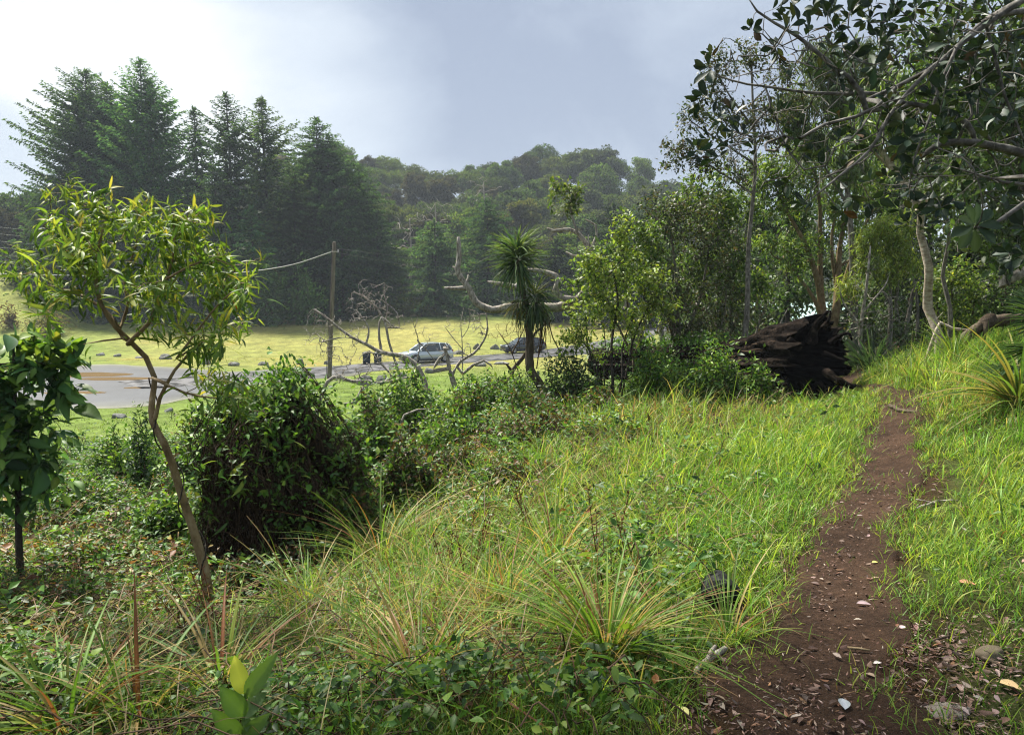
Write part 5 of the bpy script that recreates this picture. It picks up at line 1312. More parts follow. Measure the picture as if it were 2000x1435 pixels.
# vine shrubs along the brow of the slope
VB = VINE + [(.20, .30, .04)]
BR = [(.10, .06, .025), (.16, .10, .04), (.06, .09, .025), (.05, .035, .02)]
for px, py, d, w, h, cc, nt, per, lab in [
  (800,850,13.5,210,120,VB,520,14,'bright green vine thicket in front of the flat dead limb'), (960,835,14,200,110,VB,480,14,'bright green vine thicket at the foot of the palm lily'),
  (1115,820,13.6,170,135,[(.045,.09,.026),(.07,.13,.03),(.03,.055,.02)],420,13,'dark vine heap with bare stems right of the palm lily trunk'), (738,900,9.6,130,130,VB + BR[:1],460,13,'leafy vine thicket touching the side of the dark mound'),
  (1030,900,10.5,220,95,BR + VINE[:2],380,11,'brownish half dead thicket in the middle of the slope'), (1390,800,12.6,180,125,VB,480,14,'green vine heap draped over the log just left of its hollow end'),
  (1285,815,13.2,160,125,VB,440,14,'green vine heap beside the bright climbing shrub on the log'), (1170,860,12.2,170,85,BR + VINE[:1],380,10,'brown dry thicket under the bright climbing shrub'),
  (255,915,12,190,70,VB,440,13,'low green thicket left of the leaning trunk before the near lawn'), (385,905,10.5,130,95,VB + BR[:1],380,12,'low thicket right of the leaning trunk before the dark mound'),
  (276,905,11,40,105,[(.04,.09,.025),(.07,.13,.03)],90,9,'small upright leafy shoot against the near lawn'), (800,960,8.6,190,100,BR + VB,420,12,'tangled brown and green thicket right of the dark mound'),
  (880,905,11,180,95,VB,400,12,'green thicket between the palm lily thicket and the grassy slope'), (730,860,12,130,90,VB,340,13,'green vine heap just past the top right of the dark mound'),
  (1060,865,12.2,150,105,[(.05,.10,.026),(.08,.14,.03),(.12,.07,.03)],340,12,'dull green thicket below the dark vine heap'), (1010,960,8.4,150,60,BR + VINE[:2],300,10,'low dry brown thicket at the top of the lush grass'),
  (130,985,9.5,180,60,VB,380,12,'low leafy thicket behind the broad leaved sapling stem'), (60,905,14,160,55,VB,360,12,'low green thicket at the far left before the near lawn'),
  (1240,890,10,140,60,VB + BR[:2],320,11,'small mixed thicket at the upper edge of the bright grass'), (590,1120,6.6,120,70,[(.04,.08,.024),(.06,.11,.03),(.12,.06,.025)],260,10,'dark low thicket at the foot of the mound'),
  (470,1150,6.2,130,60,[(.035,.075,.024),(.06,.11,.03),(.12,.06,.025)],260,10,'dark low thicket between the leaning trunk and the mound'), (180,1110,6.8,200,60,VB + BR[:2],360,11,'low leafy thicket left of the leaning trunk foot'),
  (320,1030,8,130,60,VB,300,11,'low leafy thicket behind the leaning trunk'), (1290,745,14.5,170,60,VB,340,12,'green leafy heap on the buried middle of the log'), (905,860,12.6,150,105,VB + BR[:1],380,13,'ragged green thicket left of the palm lily foot'), (860,950,9.3,150,80,BR + VINE[:2],320,11,'dry bramble heap at the top left of the grassy slope'), (1125,935,9.2,140,62,BR + VINE[:2],280,10,'dry bramble heap left of the brightest grass'), (985,800,15.2,170,70,[(.045,.09,.026),(.07,.13,.03),(.03,.055,.02)],320,12,'dark thicket right behind the palm lily foot'), (690,1010,7.4,130,70,VB + BR[:2],280,11,'small bramble at the right foot of the dark mound'), (960,1080,6.0,110,45,VB + BR[:2],220,9,'small weedy clump in the middle of the tall grass'), (1480,745,12.2,70,40,VB,160,10,'small leafy tuft against the side of the hollow log')]:
    bush('shrub', lab, px, py, d, w, h, cc, nt, per, T_OVATE if d < 10 else T_Q, .05 if d < 7 else .062 if d < 10 else .075, .06 if d < 10 else .07, depth=.8)

# ------------------------------------------------------------------ overhanging tree with leathery leaves
Z3 = lambda x, y: (1250 + x * .375, y * .375)
dv = 4.7
def zl(pts, dd=0.0): return PL(*[Z3(*q) for q in pts], d=dv + dd)
S = [(np.concatenate([[[4.6, 3.6, H1(4.6, 3.6) - .1], [4.5, 3.7, 1.4], [4.35, 3.9, 2.3]], zl([(2300,900),(2000,800),(1850,765),(1750,745),(1650,740),(1560,750),(1500,790)])]), .11, .018),
  (np.concatenate([[[4.4, 3.8, 2.0], [4.3, 3.9, 2.8]], zl([(2200,0),(2000,60),(1850,80),(1750,150),(1600,290),(1400,420),(1180,520)], .2)]), .024, .007),
  (zl([(1560,560),(1400,545),(1230,490),(1040,490),(850,480),(650,450),(560,440),(480,420),(420,400),(370,370)], .3), .018, .005),
  (zl([(1750,745),(1700,640),(1560,570),(1400,540)], .15), .02, .015),
  (zl([(1300,540),(1180,580),(1150,480),(1080,400),(1020,360),(930,280),(820,190),(700,120),(610,60),(570,0)], -.2), .022, .006),
  (zl([(2100,-60),(2000,0),(1800,130),(1650,250),(1500,370),(1340,450),(1230,560),(1120,610),(960,650),(840,720)], -.3), .02, .006),
  (zl([(1500,370),(1380,500),(1300,600),(1200,780),(1060,900),(900,1030)], -.4), .013, .005),
  (zl([(2200,1040),(2000,960),(1900,950),(1760,910),(1660,880)], -.3), .014, .005),
  (zl([(1700,640),(1730,600),(1710,480),(1750,280),(1850,100),(1860,60)], -.1), .010, .006),
  (zl([(2250,900),(2000,1060),(1900,1130),(1820,1185),(1745,1185)], -.9), .018, .008),
  (zl([(1650,250),(1560,450),(1500,640),(1430,820),(1400,980)], -.35), .012, .005),
  (zl([(1800,130),(1850,300),(1900,500),(1960,640),(2010,760)], -.2), .012, .008),
  (zl([(1850,765),(1760,620),(1780,420),(1840,350)], .2), .012, .005),
  (zl([(1180,520),(1000,420),(870,330),(760,330)], .3), .007, .004), (zl([(820,190),(830,120),(800,30),(790,-20)], -.2), .006, .004), (zl([(930,280),(870,250),(840,200),(900,180)], -.2), .005, .003),
  (zl([(650,450),(680,560),(600,640),(560,700)], .3), .006, .004), (zl([(700,240),(640,180),(590,160)], .0), .005, .004), (zl([(820,200),(740,240),(680,200),(640,150)], -.1), .005, .003)]
ros = [(720,40),(780,130),(745,90),(580,150),(370,290),(355,350),(710,240),(720,300),(1010,60),(1090,70),(1020,150),(1200,10),(1000,230),(1180,110),(1260,170),(310,530),(280,560),(340,500),(470,570),(340,720),(300,770),(440,720),(400,640),(385,600),(590,750),(380,820),(490,660),(540,680),(450,760),(720,580),(790,710),(860,790),(820,760),(960,770),(1040,720),(1120,500),(1090,680),(1240,560),(1310,600),(1340,470),(1260,450),(1240,390),(1370,640),(1440,620),(1400,720),(1330,700),(1440,780),(1380,800),(1520,500),(1600,560),(1550,400),(1620,340),(1700,300),(1570,200),(1500,230),(1640,140),(1540,100),(1760,240),(1880,230),(1900,60),(1800,70),(1960,40),(1950,200),(1930,340),(1840,350),(1960,420),(1780,420),(1860,560),(1760,620),(1800,690),(1280,910),(1380,920),(1430,880),(1490,900),(1420,1000),(1530,1020),(1340,1080),(1420,1100),(1380,1170),(1480,1170),(1570,1080),(1900,1070),(1960,1040),(850,1060),(870,1100),(760,960),(1060,870),(1300,250),(1400,150),(1320,60),(1440,40),(1480,320),(1720,480),(1680,60),(1740,20),(1980,560),(1900,640),(1560,700),(1640,820),(1240,230),(1130,30),(1400,330),(1640,640),(1990,300),(1820,150)]
r = np.random.default_rng(70)
tg = [P(*Z3(a, b), dv + r.normal(0, .35)) for a, b in ros]
tg += [P(r.uniform(1730, 2300), r.uniform(-350, 260), dv + r.normal(0, .6)) for _ in range(90)]
tg += [P(r.uniform(1960, 2300), r.uniform(200, 560), dv + r.normal(0, .5)) for _ in range(24)]
tg += [P(r.uniform(1540, 1800), r.uniform(-120, 170), dv + r.normal(0, .5)) for _ in range(26)] + [P(r.uniform(1620, 2000), r.uniform(60, 420), dv + .5 + r.normal(0, .5)) for _ in range(46)]
# unseen limbs and leaves added above the view to shade the lower slope
S += [(np.array([[4.35, 3.9, 2.3], [4.0, 4.0, 4.2], [2.6, 4.6, 5.6], [.4, 5.6, 6.6], [-2.4, 6.2, 7.1], [-5.6, 6.4, 7.0]]), .12, .04), (np.array([[.4, 5.6, 6.6], [-1.6, 6.8, 7.3], [-4.2, 7.3, 7.5]]), .06, .02), (np.array([[-2.4, 6.6, 7.1], [-3.6, 5.6, 7.2], [-6.0, 5.8, 7.1]]), .05, .02)]
tg += [np.array([r.uniform(-7.0, -.6), r.uniform(4.9, 7.0), 7.1 + r.normal(0, .3)]) for _ in range(300)]
bare = [P(*Z3(r.uniform(420, 1900), r.uniform(150, 1000)), dv + r.normal(0, .4)) for _ in range(330)]
g1, g2 = G(), G()
tips, dirs = grow(S, np.array(tg + bare), seg=.07, rt=.0030, r=r, g=g1, wob=.24, lift=-.05, kmax=9, rough=.05, expo=.36)
nb_ = np.array(bare); kp = np.min(np.linalg.norm(tips[:, None] - nb_[None], axis=2), 1) > .004
tips, dirs = tips[kp], dirs[kp]
dirs = nrm(dirs * .7 + [0, 0, .45] + r.normal(0, .3, dirs.shape))
OV = [(.016, .032, .018), (.024, .045, .023), (.038, .062, .03), (.055, .07, .022), (.06, .042, .018)]
n = 9
k_ = len(tips); th = np.tile(np.arange(n) * 2.4, k_) + np.repeat(r.uniform(0, 6, k_), n); lv = np.tile(np.linspace(0, 1, n), k_)
dr = np.repeat(dirs, n, 0)
ref = nrm(np.cross(dr, np.array([.3, .9, .2]))); ref2 = np.cross(dr, ref)
spr = (.45 + .85 * lv)[:, None]
fw = dr * np.cos(spr * .95) + (ref * np.cos(th)[:, None] + ref2 * np.sin(th)[:, None]) * np.sin(spr * .95) + r.normal(0, .12, (k_ * n, 3)) - [0, 0, .08]
keep = r.random(k_ * n) < .84
sz = np.repeat(np.where(tips[:, 2] > 5.2, .19, .076), n) * np.exp(r.normal(0, .2, k_ * n))  # oversized leaves on the added canopy, for denser shade
leaves(g2, T_OBOV, (np.repeat(tips, n, 0) - dr * (lv * .05)[:, None] + fw * .012)[keep], fw[keep], dr[keep] + r.normal(0, .25, (keep.sum(), 3)), sz[keep], pick(keep.sum(), OV, [.35, .33, .23, .06, .03], .18, r))
o = thing('overhanging_tree', 'tree with leathery paddle leaves and bent grey branches overhanging from the upper right', 'tree', (4.6, 3.6, H1(4.6, 3.6)))
g1.build('trunk', solid_mat('bark_lichen_grey', [(.3, (.04, .037, .033)), (.5, (.12, .113, .10)), (.7, (.27, .255, .235))], 16, .9, .5), o); g2.build('crown', M_LEATHER, o)
rp = PL(Z3(1740,1175), d=dv - .9)[0]            # one big rosette close to the lens
g2 = G(); th = np.arange(9) * .7
fw = np.stack([np.cos(th), .3 * np.sin(th * 1.7) - .2, np.sin(th)], 1)
leaves(g2, T_OBOV, np.repeat(rp[None], 9, 0) + fw * .01, fw, np.array([0, -1., .3]) + r.normal(0, .3, (9, 3)), .125 * np.exp(r.normal(0, .1, 9)), pick(9, [(.03, .055, .03), (.045, .075, .04)], None, .1, r))
g2.build('leaf_rosette', M_GLOSSY, o)

# bleached fallen branches at the right edge, brown log pieces, fan palm, strap plants
rr = np.random.default_rng(80)
deadwood('bleached fallen branches sprawling down at the right edge', [(PL((2080,440),(2000,462),(1960,475),(1940,482), d=11), .05, .02), (PL((2060,480),(2000,505),(1975,490),(1930,485),(1890,480), d=11.2), .035, .012),
   (PL((1960,560),(1975,545),(2000,530),(2060,520), d=11), .07, .09), (PL((2060,370),(1990,357),(1930,350),(1870,340),(1830,325), d=11.4), .03, .008), (PL((1930,350),(1880,380),(1840,400), d=11.4), .016, .006), (PL((2050,410),(1980,400),(1900,410),(1850,450), d=11.3), .022, .006), (PL((2060,330),(1960,320),(1900,300), d=11.3), .02, .006)],
   blob_pts([(1900,380,50),(1940,420,46),(1870,420,40),(1960,350,40),(1900,470,36),(1940,520,40),(1860,350,30)], 170, 11.2, 1, .5, rr), .0045, 81, lift=-.1)
deadwood('reddish brown broken log leaning at the top of the grassy bank', [(PL((1882,662),(1905,645),(1935,622), d=11.2), .075, .085), (PL((1920,632),(1960,625),(2030,622), d=11.4), .09, .10), (PL((1926,630),(1924,648),(1920,668), d=11.1), .04, .03)], [], .01, 82, M_BARK, name='broken_log')
deadwood('long pale thin branch lying between the pale trunk and the broken log', [(PL((1836,630),(1860,642),(1895,645), d=11.3), .03, .025), (PL((1836,630),(1830,622),(1842,610), d=11.3), .012, .006)], [], .006, 83, M_PALE, name='fallen_branch')
def palm(label, c, fr_, seed):
    r = np.random.default_rng(seed); g = G(); gs = G()
    for (dx, dy, dz), L_ in fr_:
        d_ = nrm(np.array([dx, dy, dz], float)); tip = c + d_ * L_
        tube(gs, spline(np.array([c, c + d_ * L_ * .5 + [0, 0, .05], tip]), .08), .009, 5)
        sx = nrm(np.cross(d_, [0, 0, 1.])); sz_ = np.cross(sx, d_)
        aa = np.linspace(-1.9, 1.9, 34)
        fw = d_ * np.cos(aa)[:, None] + sx * np.sin(aa)[:, None] + [0, 0, -.15] + r.normal(0, .04, (34, 3))
        leaves(g, leafT(6, ov(.07, .35, .7), .35, .5), np.repeat(tip[None], 34, 0), fw, sz_ + r.normal(0, .1, (34, 3)), .42 * r.uniform(.8, 1.1, 34), pick(34, [(.035, .07, .025), (.05, .09, .03)], None, .12, r))
    o = thing('fan_palm', label, 'palm', c); gs.build('leaf_stalk', M_KOA, o); g.build('fan_leaf', M_GLOSSY, o)
pc = P(2085, 680, 8.2); pc[2] = H1(pc[0], pc[1])
palm('fan palm with fingered fronds at the right edge above the bank', pc, [((-.35, -.1, .75), .75), ((-.6, -.2, .45), .62), ((.3, -.1, .9), .8), ((-.1, .4, .9), .9), ((-.75, .1, .25), .55), ((.1, -.6, .5), .5)], 5)
def strap(name, label, c, n, L, w, cols, seed, bend=(.4, 1.0), lean=.5, group=None, cat='plant', m=None, spread=.05, rise=.7, probs=None):
    r = np.random.default_rng(seed); g = G()
    th = r.uniform(0, 6.28, n); tilt = np.abs(r.normal(0, lean, n)) + .05
    fw = np.stack([np.sin(tilt) * np.cos(th), np.sin(tilt) * np.sin(th), np.cos(tilt)], 1)
    pos = c + np.stack([np.cos(th), np.sin(th), 0 * th], 1) * (spread * r.random(n))[:, None]
    bk = r.uniform(*bend, n); q = np.digitize(bk, np.linspace(bend[0], bend[1], 5)[1:-1])
    L_ = L * np.exp(r.normal(0, .25, n))
    for b in range(4):
        s = q == b
        if s.any(): leaves(g, leafT(8, ov(w, .3, .6), np.linspace(bend[0], bend[1], 4)[b], .35), pos[s], fw[s], np.array([0, 0, 1.]) + fw[s] * -.2 + np.stack([np.cos(th[s]), np.sin(th[s]), 0 * th[s]], 1) * -.6, L_[s], pick(s.sum(), cols, probs, .15, r))
    o = g.build(name, m or M_GRASS, None, tuple(c)); return tag(o, label, cat, group)
def on(px, py, d): q = P(px, py, d); q[2] = H1(q[0], q[1]) - .02; return q
SG = [(.10, .17, .03), (.16, .23, .04), (.06, .11, .025), (.24, .2, .07)]
strap('strap_plant', 'spiky strap leaved plant at the right edge of the bank', on(1990, 770, 8.0), 150, .75, .035, SG + [(.2, .2, .05)], 1, lean=.8)
strap('strap_plant', 'small strap leaved tuft left of the pale trunk foot', on(1780, 720, 11), 70, .42, .04, SG, 2, lean=.7)
strap('strap_plant', 'upright strap leaved tuft right of the pale trunk foot', on(1862, 700, 10.8), 60, .5, .04, SG[:3], 3, (.1, .5), .35)
strap('strap_plant', 'dark green strap leaved clump beyond the hollow log', on(1705, 745, 16.5), 170, .85, .04, [(.02, .045, .02), (.03, .06, .025), (.04, .075, .03)], 4, lean=.6, spread=.5)

# ------------------------------------------------------------------ grass, ground cover and litter
def sample(n, d0, d1, p=1.0, az0=-R(45), az1=R(45), r=None):
    r = r or rng
    az = r.uniform(az0, az1, n); q = 2 - p
    if abs(q) < 1e-6: d = d0 * (d1 / d0) ** r.random(n)
    else: d = (d0 ** q + (d1 ** q - d0 ** q) * r.random(n)) ** (1 / q)
    return d * np.sin(az), d * np.cos(az)
def E(px, py, *es):
    o = 0
    for e in es: o = np.maximum(o, (e[4] if len(e) > 4 else 1.0) * np.exp(-((px - e[0]) / e[2]) ** 2 - ((py - e[1]) / e[3]) ** 2))
    return o
def blades(g, pos, L, wd, dirv, lean, curl, col, ns=4):
    n = len(pos)
    s = np.linspace(0, 1, ns + 1)
    th = lean[:, None] + curl[:, None] * s[None] ** 1.3
    st = (L / ns)[:, None]
    hx = np.concatenate([np.zeros((n, 1)), np.cumsum(np.sin(th[:, 1:]) * st, 1)], 1)
    vz = np.concatenate([np.zeros((n, 1)), np.cumsum(np.cos(th[:, 1:]) * st, 1)], 1)
    hd = np.stack([np.cos(dirv), np.sin(dirv), 0 * dirv], 1)
    c = pos[:, None] + hx[..., None] * hd[:, None] + vz[..., None] * np.array([0, 0, 1.])
    tw = rng.normal(0, .7, n)
    sd = np.stack([-np.sin(dirv + tw), np.cos(dirv + tw), 0 * dirv], 1)
    w = wd[:, None] * np.array([.75, 1, .92, .62, .06] if ns == 4 else [.8, 1, .7, .06])[None] / 2
    v = np.stack([c - sd[:, None] * w[..., None], c + sd[:, None] * w[..., None]], 2).reshape(n, -1, 3)
    k = 2 * (ns + 1)
    f1 = np.array([(2 * i, 2 * i + 1, 2 * i + 3, 2 * i + 2) for i in range(ns)])
    f = (f1[None] + (np.arange(n) * k)[:, None, None]).reshape(-1, 4)
    g.add(v.reshape(-1, 3), f, np.repeat(col, k, 0))
mc = np.array([c0[0], c0[1]])                   # the mound keeps its footprint clear
logc = c_root[:2] - ax[:2] * np.linspace(-.2, 7, 30)[:, None]
def clear(x, y):
    a_ = np.hypot(x - mc[0], y - mc[1]) > .72
    dl = np.min(np.hypot(x[:, None] - logc[None, :, 0], y[:, None] - logc[None, :, 1]), 1) > .5
    rk_ = (np.hypot(x - 1.17, y - 4.1) > .17) & (np.hypot(x - 1.10, y - 3.86) > .20)
    return a_ & dl & rk_
def clumped(n, per, d0, d1, p, spread, r=None, az0=-R(45), az1=R(45)):
    cx, cy_ = sample(n, d0, d1, p, az0, az1)
    x = np.repeat(cx, per); y = np.repeat(cy_, per)
    sp = spread * (.6 + .05 * np.hypot(x, y))
    ox, oy = rng.normal(0, 1, n * per) * sp, rng.normal(0, 1, n * per) * sp
    return x + ox, y + oy, np.arctan2(oy, ox), np.repeat(np.arange(n), per)
def fields(x, y):
    z = H(x, y); px, py = proj(x, y, z); return z, px, py
def blend(n, cols, w):                         # per blade colours from a field of weights
    w = w / w.sum(1, keepdims=True); cw = np.cumsum(w, 1); i = (rng.random((n, 1)) > cw).sum(1).clip(0, len(cols) - 1)
    return np.array(cols)[i]
GC = [(.165, .295, .040), (.105, .215, .032), (.33, .41, .065), (.38, .31, .13), (.19, .10, .042)]   # fresh, deep, lime, straw, rust
def gcolor(n, px, py, x, y):
    nn = fnoise(x, y, 1.1, 3); n2 = fnoise(x, y, .5, 8)
    lush = E(px, py, (1430, 930, 330, 150), (1600, 880, 200, 120), (1150, 1000, 260, 130), (1850, 750, 240, 80), (1950, 950, 240, 150), (1700, 1200, 300, 300, .6))  # lush zones; their extra lime also stands in for sunlit grass
    dry = E(px, py, (950, 1010, 330, 160, .9), (300, 1330, 420, 160, 1.3), (1330, 790, 220, 60, .9), (1900, 785, 160, 45, 1.1), (800, 950, 150, 90, .9), (850, 1270, 400, 200, 1.1), (200, 1100, 300, 200, .6))
    dry = dry * (.3 + 1.5 * sstep(.4, .7, fnoise(x, y, 1.6, 77)))
    w = np.stack([.5 + .6 * lush, .55 - .2 * lush + .3 * n2, .16 + 1.15 * lush * (nn > .40), .07 + dry * .6 * (.2 + 1.4 * nn), .025 + dry * .35 * n2], 1)
    c = blend(n, GC, w)
    return c * np.exp(rng.normal(0, .2, (n, 1))) * np.exp(rng.normal(0, .07, (n, 3)))
# short turf along the trail
g = G()
x, y, da, cid = clumped(27000, 10, 2.0, 21, 1.15, .035)
z, px, py = fields(x, y); td = trail_d(x, y); pn = fnoise(x, y, .32, 12); dist = np.hypot(x, y)
turf = np.maximum(sstep(.55, 1.25, td + 1.3 * (pn - .5)), .05 * (pn > .45)) * np.maximum(sstep(6.5, 4.0, td), sstep(1350, 1600, px)) 
bare = E(px, py, (1500, 1420, 260, 110, 1.0), (1900, 1330, 210, 140, 1.25), (1640, 1150, 60, 100, .7), (1985, 1120, 60, 60, .8), (1845, 955, 55, 34, 1.2), (1820, 985, 40, 14, .8), (1700, 1100, 90, 40, .5))
turf = turf * np.clip(1.05 - bare * (1.25 * (fnoise(x, y, .4, 40) + .45)), .06, 1)
turf = np.maximum(turf, .85 * E(px, py, (1720, 790, 60, 20)))
k = (rng.random(len(x)) < turf) & clear(x, y)
x, y, z, da, px, py, dist = [q[k] for q in (x, y, z, da, px, py, dist)]; n = len(x)
Lb = (.055 + .05 * rng.random(n)) * (1 + .5 * fnoise(x, y, .8, 2)) * (1 + .02 * dist)
blades(g, np.stack([x, y, z - .005], 1), Lb,   .0034 * (1 + .10 * dist) * rng.uniform(.7, 1.3, n), da + rng.normal(0, .8, n), np.abs(rng.normal(.25, .3, n)), rng.uniform(.2, 1.3, n), gcolor(n, px, py, x, y), 3)
o = g.build('short_grass', M_GRASS); o['kind'] = 'stuff'
# tall rank grass over the slope and the bank
g = G()
x, y, da, cid = clumped(15000, 13, 2.6, 26, 1.1, .05)
z, px, py = fields(x, y); td = trail_d(x, y); dist = np.hypot(x, y)
tall = E(px, py, (1430, 920, 300, 170, 1.0), (1150, 1010, 330, 170, 1.0), (900, 1050, 330, 210, .95), (1250, 860, 260, 90, .9), (1900, 760, 260, 90, 1.1), (1980, 950, 120, 150, .9), (1300, 1130, 180, 150, .8), (700, 1000, 130, 170, .75), (1500, 800, 160, 60, .8), (600, 1280, 900, 240, .8), (100, 1280, 350, 260, .7))
tall = np.maximum(tall, .5 * sstep(1900, 2150, px) * sstep(2.5, 4, td)) * sstep(1.25, 2.3, td + .8 * (fnoise(x, y, .5, 22) - .5))
tall *= np.clip(-.10 + 1.9 * fnoise(x, y, .9, 33), .03, 1.1) * sstep(26, 16, dist)
k = (rng.random(len(x)) < tall) & clear(x, y)
x, y, z, da, px, py, dist, cid = [q[k] for q in (x, y, z, da, px, py, dist, cid)]; n = len(x)
hh = (.20 + .26 * E(px, py, (1100, 1020, 420, 200), (850, 1100, 350, 250), (700, 1000, 150, 200), (1880, 740, 220, 70), (1300, 830, 250, 60), (1450, 900, 250, 120, .45))) * (.35 + 1.35 * fnoise(x, y, 1.0, 6))
Lb = .86 * hh * np.exp(rng.normal(0, .28, n))
cc = gcolor(n, px, py, x, y)
blades(g, np.stack([x, y, z - .01], 1), Lb, .0050 * (1 + .085 * dist) * rng.uniform(.6, 1.4, n), da + rng.normal(0, .7, n), np.abs(rng.normal(.18, .22, n)), rng.uniform(.2, 1.9, n) * np.where(rng.random(n) < .2, 1.5, 1), cc)
o = g.build('tall_grass', M_GRASS); o['kind'] = 'stuff'
# fallen straw: long dry blades lying through the grass
g = G()
x, y = sample(14000, 2.4, 22, 1.25)
z, px, py = fields(x, y); td = trail_d(x, y)
den = E(px, py, (950, 1020, 380, 200, 1), (250, 1330, 420, 160, 1), (850, 1280, 400, 160, .9), (1330, 800, 240, 60, .8), (1900, 785, 170, 50, 1), (750, 930, 200, 100, .8), (150, 1050, 250, 150, .5)) * sstep(1.2, 2.2, td)
k = (rng.random(len(x)) < den) & clear(x, y)
x, y, z = x[k], y[k], z[k]; n = len(x)
blades(g, np.stack([x, y, z + rng.uniform(.01, .22, n)], 1), rng.uniform(.2, .6, n), .0045 * (1 + .07 * np.hypot(x, y)), rng.uniform(0, 6.28, n), rng.uniform(.7, 1.3, n), rng.uniform(.1, .9, n),
       pick(n, [(.36, .27, .11), (.24, .14, .06), (.13, .07, .035), (.42, .35, .18)], [.4, .25, .2, .15], .2))
o = g.build('dry_straw', M_GRASS); o['kind'] = 'stuff'
# tufts standing out of the mown lawn
g = G()
x, y, da, cid = clumped(9000, 5, 25, 75, 1.0, .03, az0=-R(40), az1=R(8))
z = H(x, y); k = (z < -3.2) & ((y - 46 - .93 * (x + 24) < -4) | (y > 72 + .9 * x)) & ~((x < -11) & (y > 35) & (y < 64)); x, y, z, da = x[k], y[k], z[k], da[k]; n = len(x)
blades(g, np.stack([x, y, z + .02], 1), rng.uniform(.05, .16, n), np.full(n, .028), da, np.abs(rng.normal(.3, .3, n)), rng.uniform(.2, 1.2, n), np.where((y > 58)[:, None], pick(n, [(.25, .24, .06), (.18, .21, .045)], None, .25), pick(n, [(.12, .19, .035), (.17, .23, .04)], None, .25)), 3)
o = g.build('lawn_tufts', M_GRASS); o['kind'] = 'stuff'
# leafy creepers covering the left of the slope and its brow
g = G(); gs = G()
x, y = sample(105000, 2.4, 31, 1.05)
z, px, py = fields(x, y); td = trail_d(x, y); dist = np.hypot(x, y)
cov = np.maximum.reduce([E(px, py, (150, 960, 330, 110, 1.0), (60, 1130, 380, 140, .75), (850, 830, 330, 70, 1.0), (500, 1000, 260, 140, .6), (700, 1330, 420, 150, .5), (1200, 1400, 320, 90, .5), (250, 1300, 500, 200, .75), (620, 1150, 200, 120, .6), (1100, 1120, 380, 140, .4), (1400, 950, 300, 150, .14), (850, 980, 260, 150, .6), (700, 1150, 200, 150, .5), (1350, 1260, 130, 120, .6)),
                         .8 * sstep(12, 15, dist) * sstep(1250, 1100, px), .75 * sstep(60, -250, px)])
cov *= sstep(1.6, 2.6, td) * np.clip(-.25 + 2.1 * fnoise(x, y, .8, 51), .05, 1) * sstep(31, 25, dist)
k = (rng.random(len(x)) < cov) & clear(x, y)
x, y, z, px, py, dist = [q[k] for q in (x, y, z, px, py, dist)]; n = len(x)
top = .03 + (.75 * fnoise(x, y, .8, 61) ** 2.2 + .10 * sstep(8, 14, dist)) * rng.uniform(.3, 1.0, n)
m = 6
pos = np.repeat(np.stack([x, y, z + top], 1), m, 0) + rng.normal(0, .05, (n * m, 3)) * [1, 1, .5]
fw = rng.normal(0, 1, (n * m, 3)) * [1, 1, .35]
sz = np.repeat(np.where(rng.random(n) < .12, .065, .038), m) * np.exp(rng.normal(0, .25, n * m)) * np.repeat(1 + .04 * dist, m)
brn = np.repeat(E(px, py, (150, 1180, 300, 120, .25), (500, 1050, 200, 150, .15), (950, 860, 250, 60, .12)) + .05 > rng.random(n), m)
cc = pick(n * m, VINE + [(.20, .30, .04)], [.32, .28, .14, .18, .08], .2)
cc[brn] = pick(int(brn.sum()), [(.22, .10, .03), (.14, .07, .03), (.30, .22, .06)], None, .25)
nr = np.repeat(dist, m) < 5.5; upv_ = np.array([0, 0, 1.]) + rng.normal(0, .45, (n * m, 3)); ws_ = np.where(rng.random(n * m) < .3, 1.25, .9)
for T, s_ in ((T_OVATE, nr), (T_Q, ~nr)): leaves(g, T, pos[s_], fw[s_], upv_[s_], sz[s_], cc[s_], ws_[s_])
o = g.build('creeper_leaves', M_LEAF); o['kind'] = 'stuff'
q = rng.random(n) < .16
for a_, b_, c_, t_ in zip(x[q], y[q], z[q], top[q]):
    th = rng.uniform(0, 6.28); L_ = rng.uniform(.15, .5); s = np.linspace(0, 1, 5)
    p_ = np.stack([a_ + L_ * s * math.cos(th), b_ + L_ * s * math.sin(th), c_ + t_ * np.sin(.5 + 2.2 * s)], 1) + rng.normal(0, .02, (5, 3))
    tube(gs, p_, rng.uniform(.0018, .004) * (1 + .05 * math.hypot(a_, b_)), 3, np.array([1, 1, 1]) * rng.choice([.7, 1.3, 2.2]), cap=False)
x, y = sample(6000, 2.5, 14, 1.3)
z, px, py = fields(x, y); td = trail_d(x, y)
k = (rng.random(len(x)) < E(px, py, (200, 1180, 420, 160, 1), (500, 1080, 260, 150, 1), (350, 1380, 520, 120, .9), (900, 1330, 300, 120, .7), (850, 1000, 300, 160, .6))) & (td > 2) & clear(x, y)
for a_, b_, c_ in zip(x[k], y[k], z[k]):
    th = rng.uniform(0, 6.28); L_ = rng.uniform(.2, .8); s = np.linspace(0, 1, 6); hgt = rng.uniform(.03, .22)
    p_ = np.stack([a_ + L_ * s * math.cos(th), b_ + L_ * s * math.sin(th), c_ + hgt * np.sin(.3 + rng.uniform(1.2, 2.6) * s)], 1) + rng.normal(0, .02, (6, 3))
    tube(gs, p_, rng.uniform(.0015, .004), 3, np.array([1, 1, 1]) * rng.choice([.6, 1.2, 2.0, 2.8]), cap=False)
o = gs.build('creeper_stems', M_STEM); o['kind'] = 'stuff'
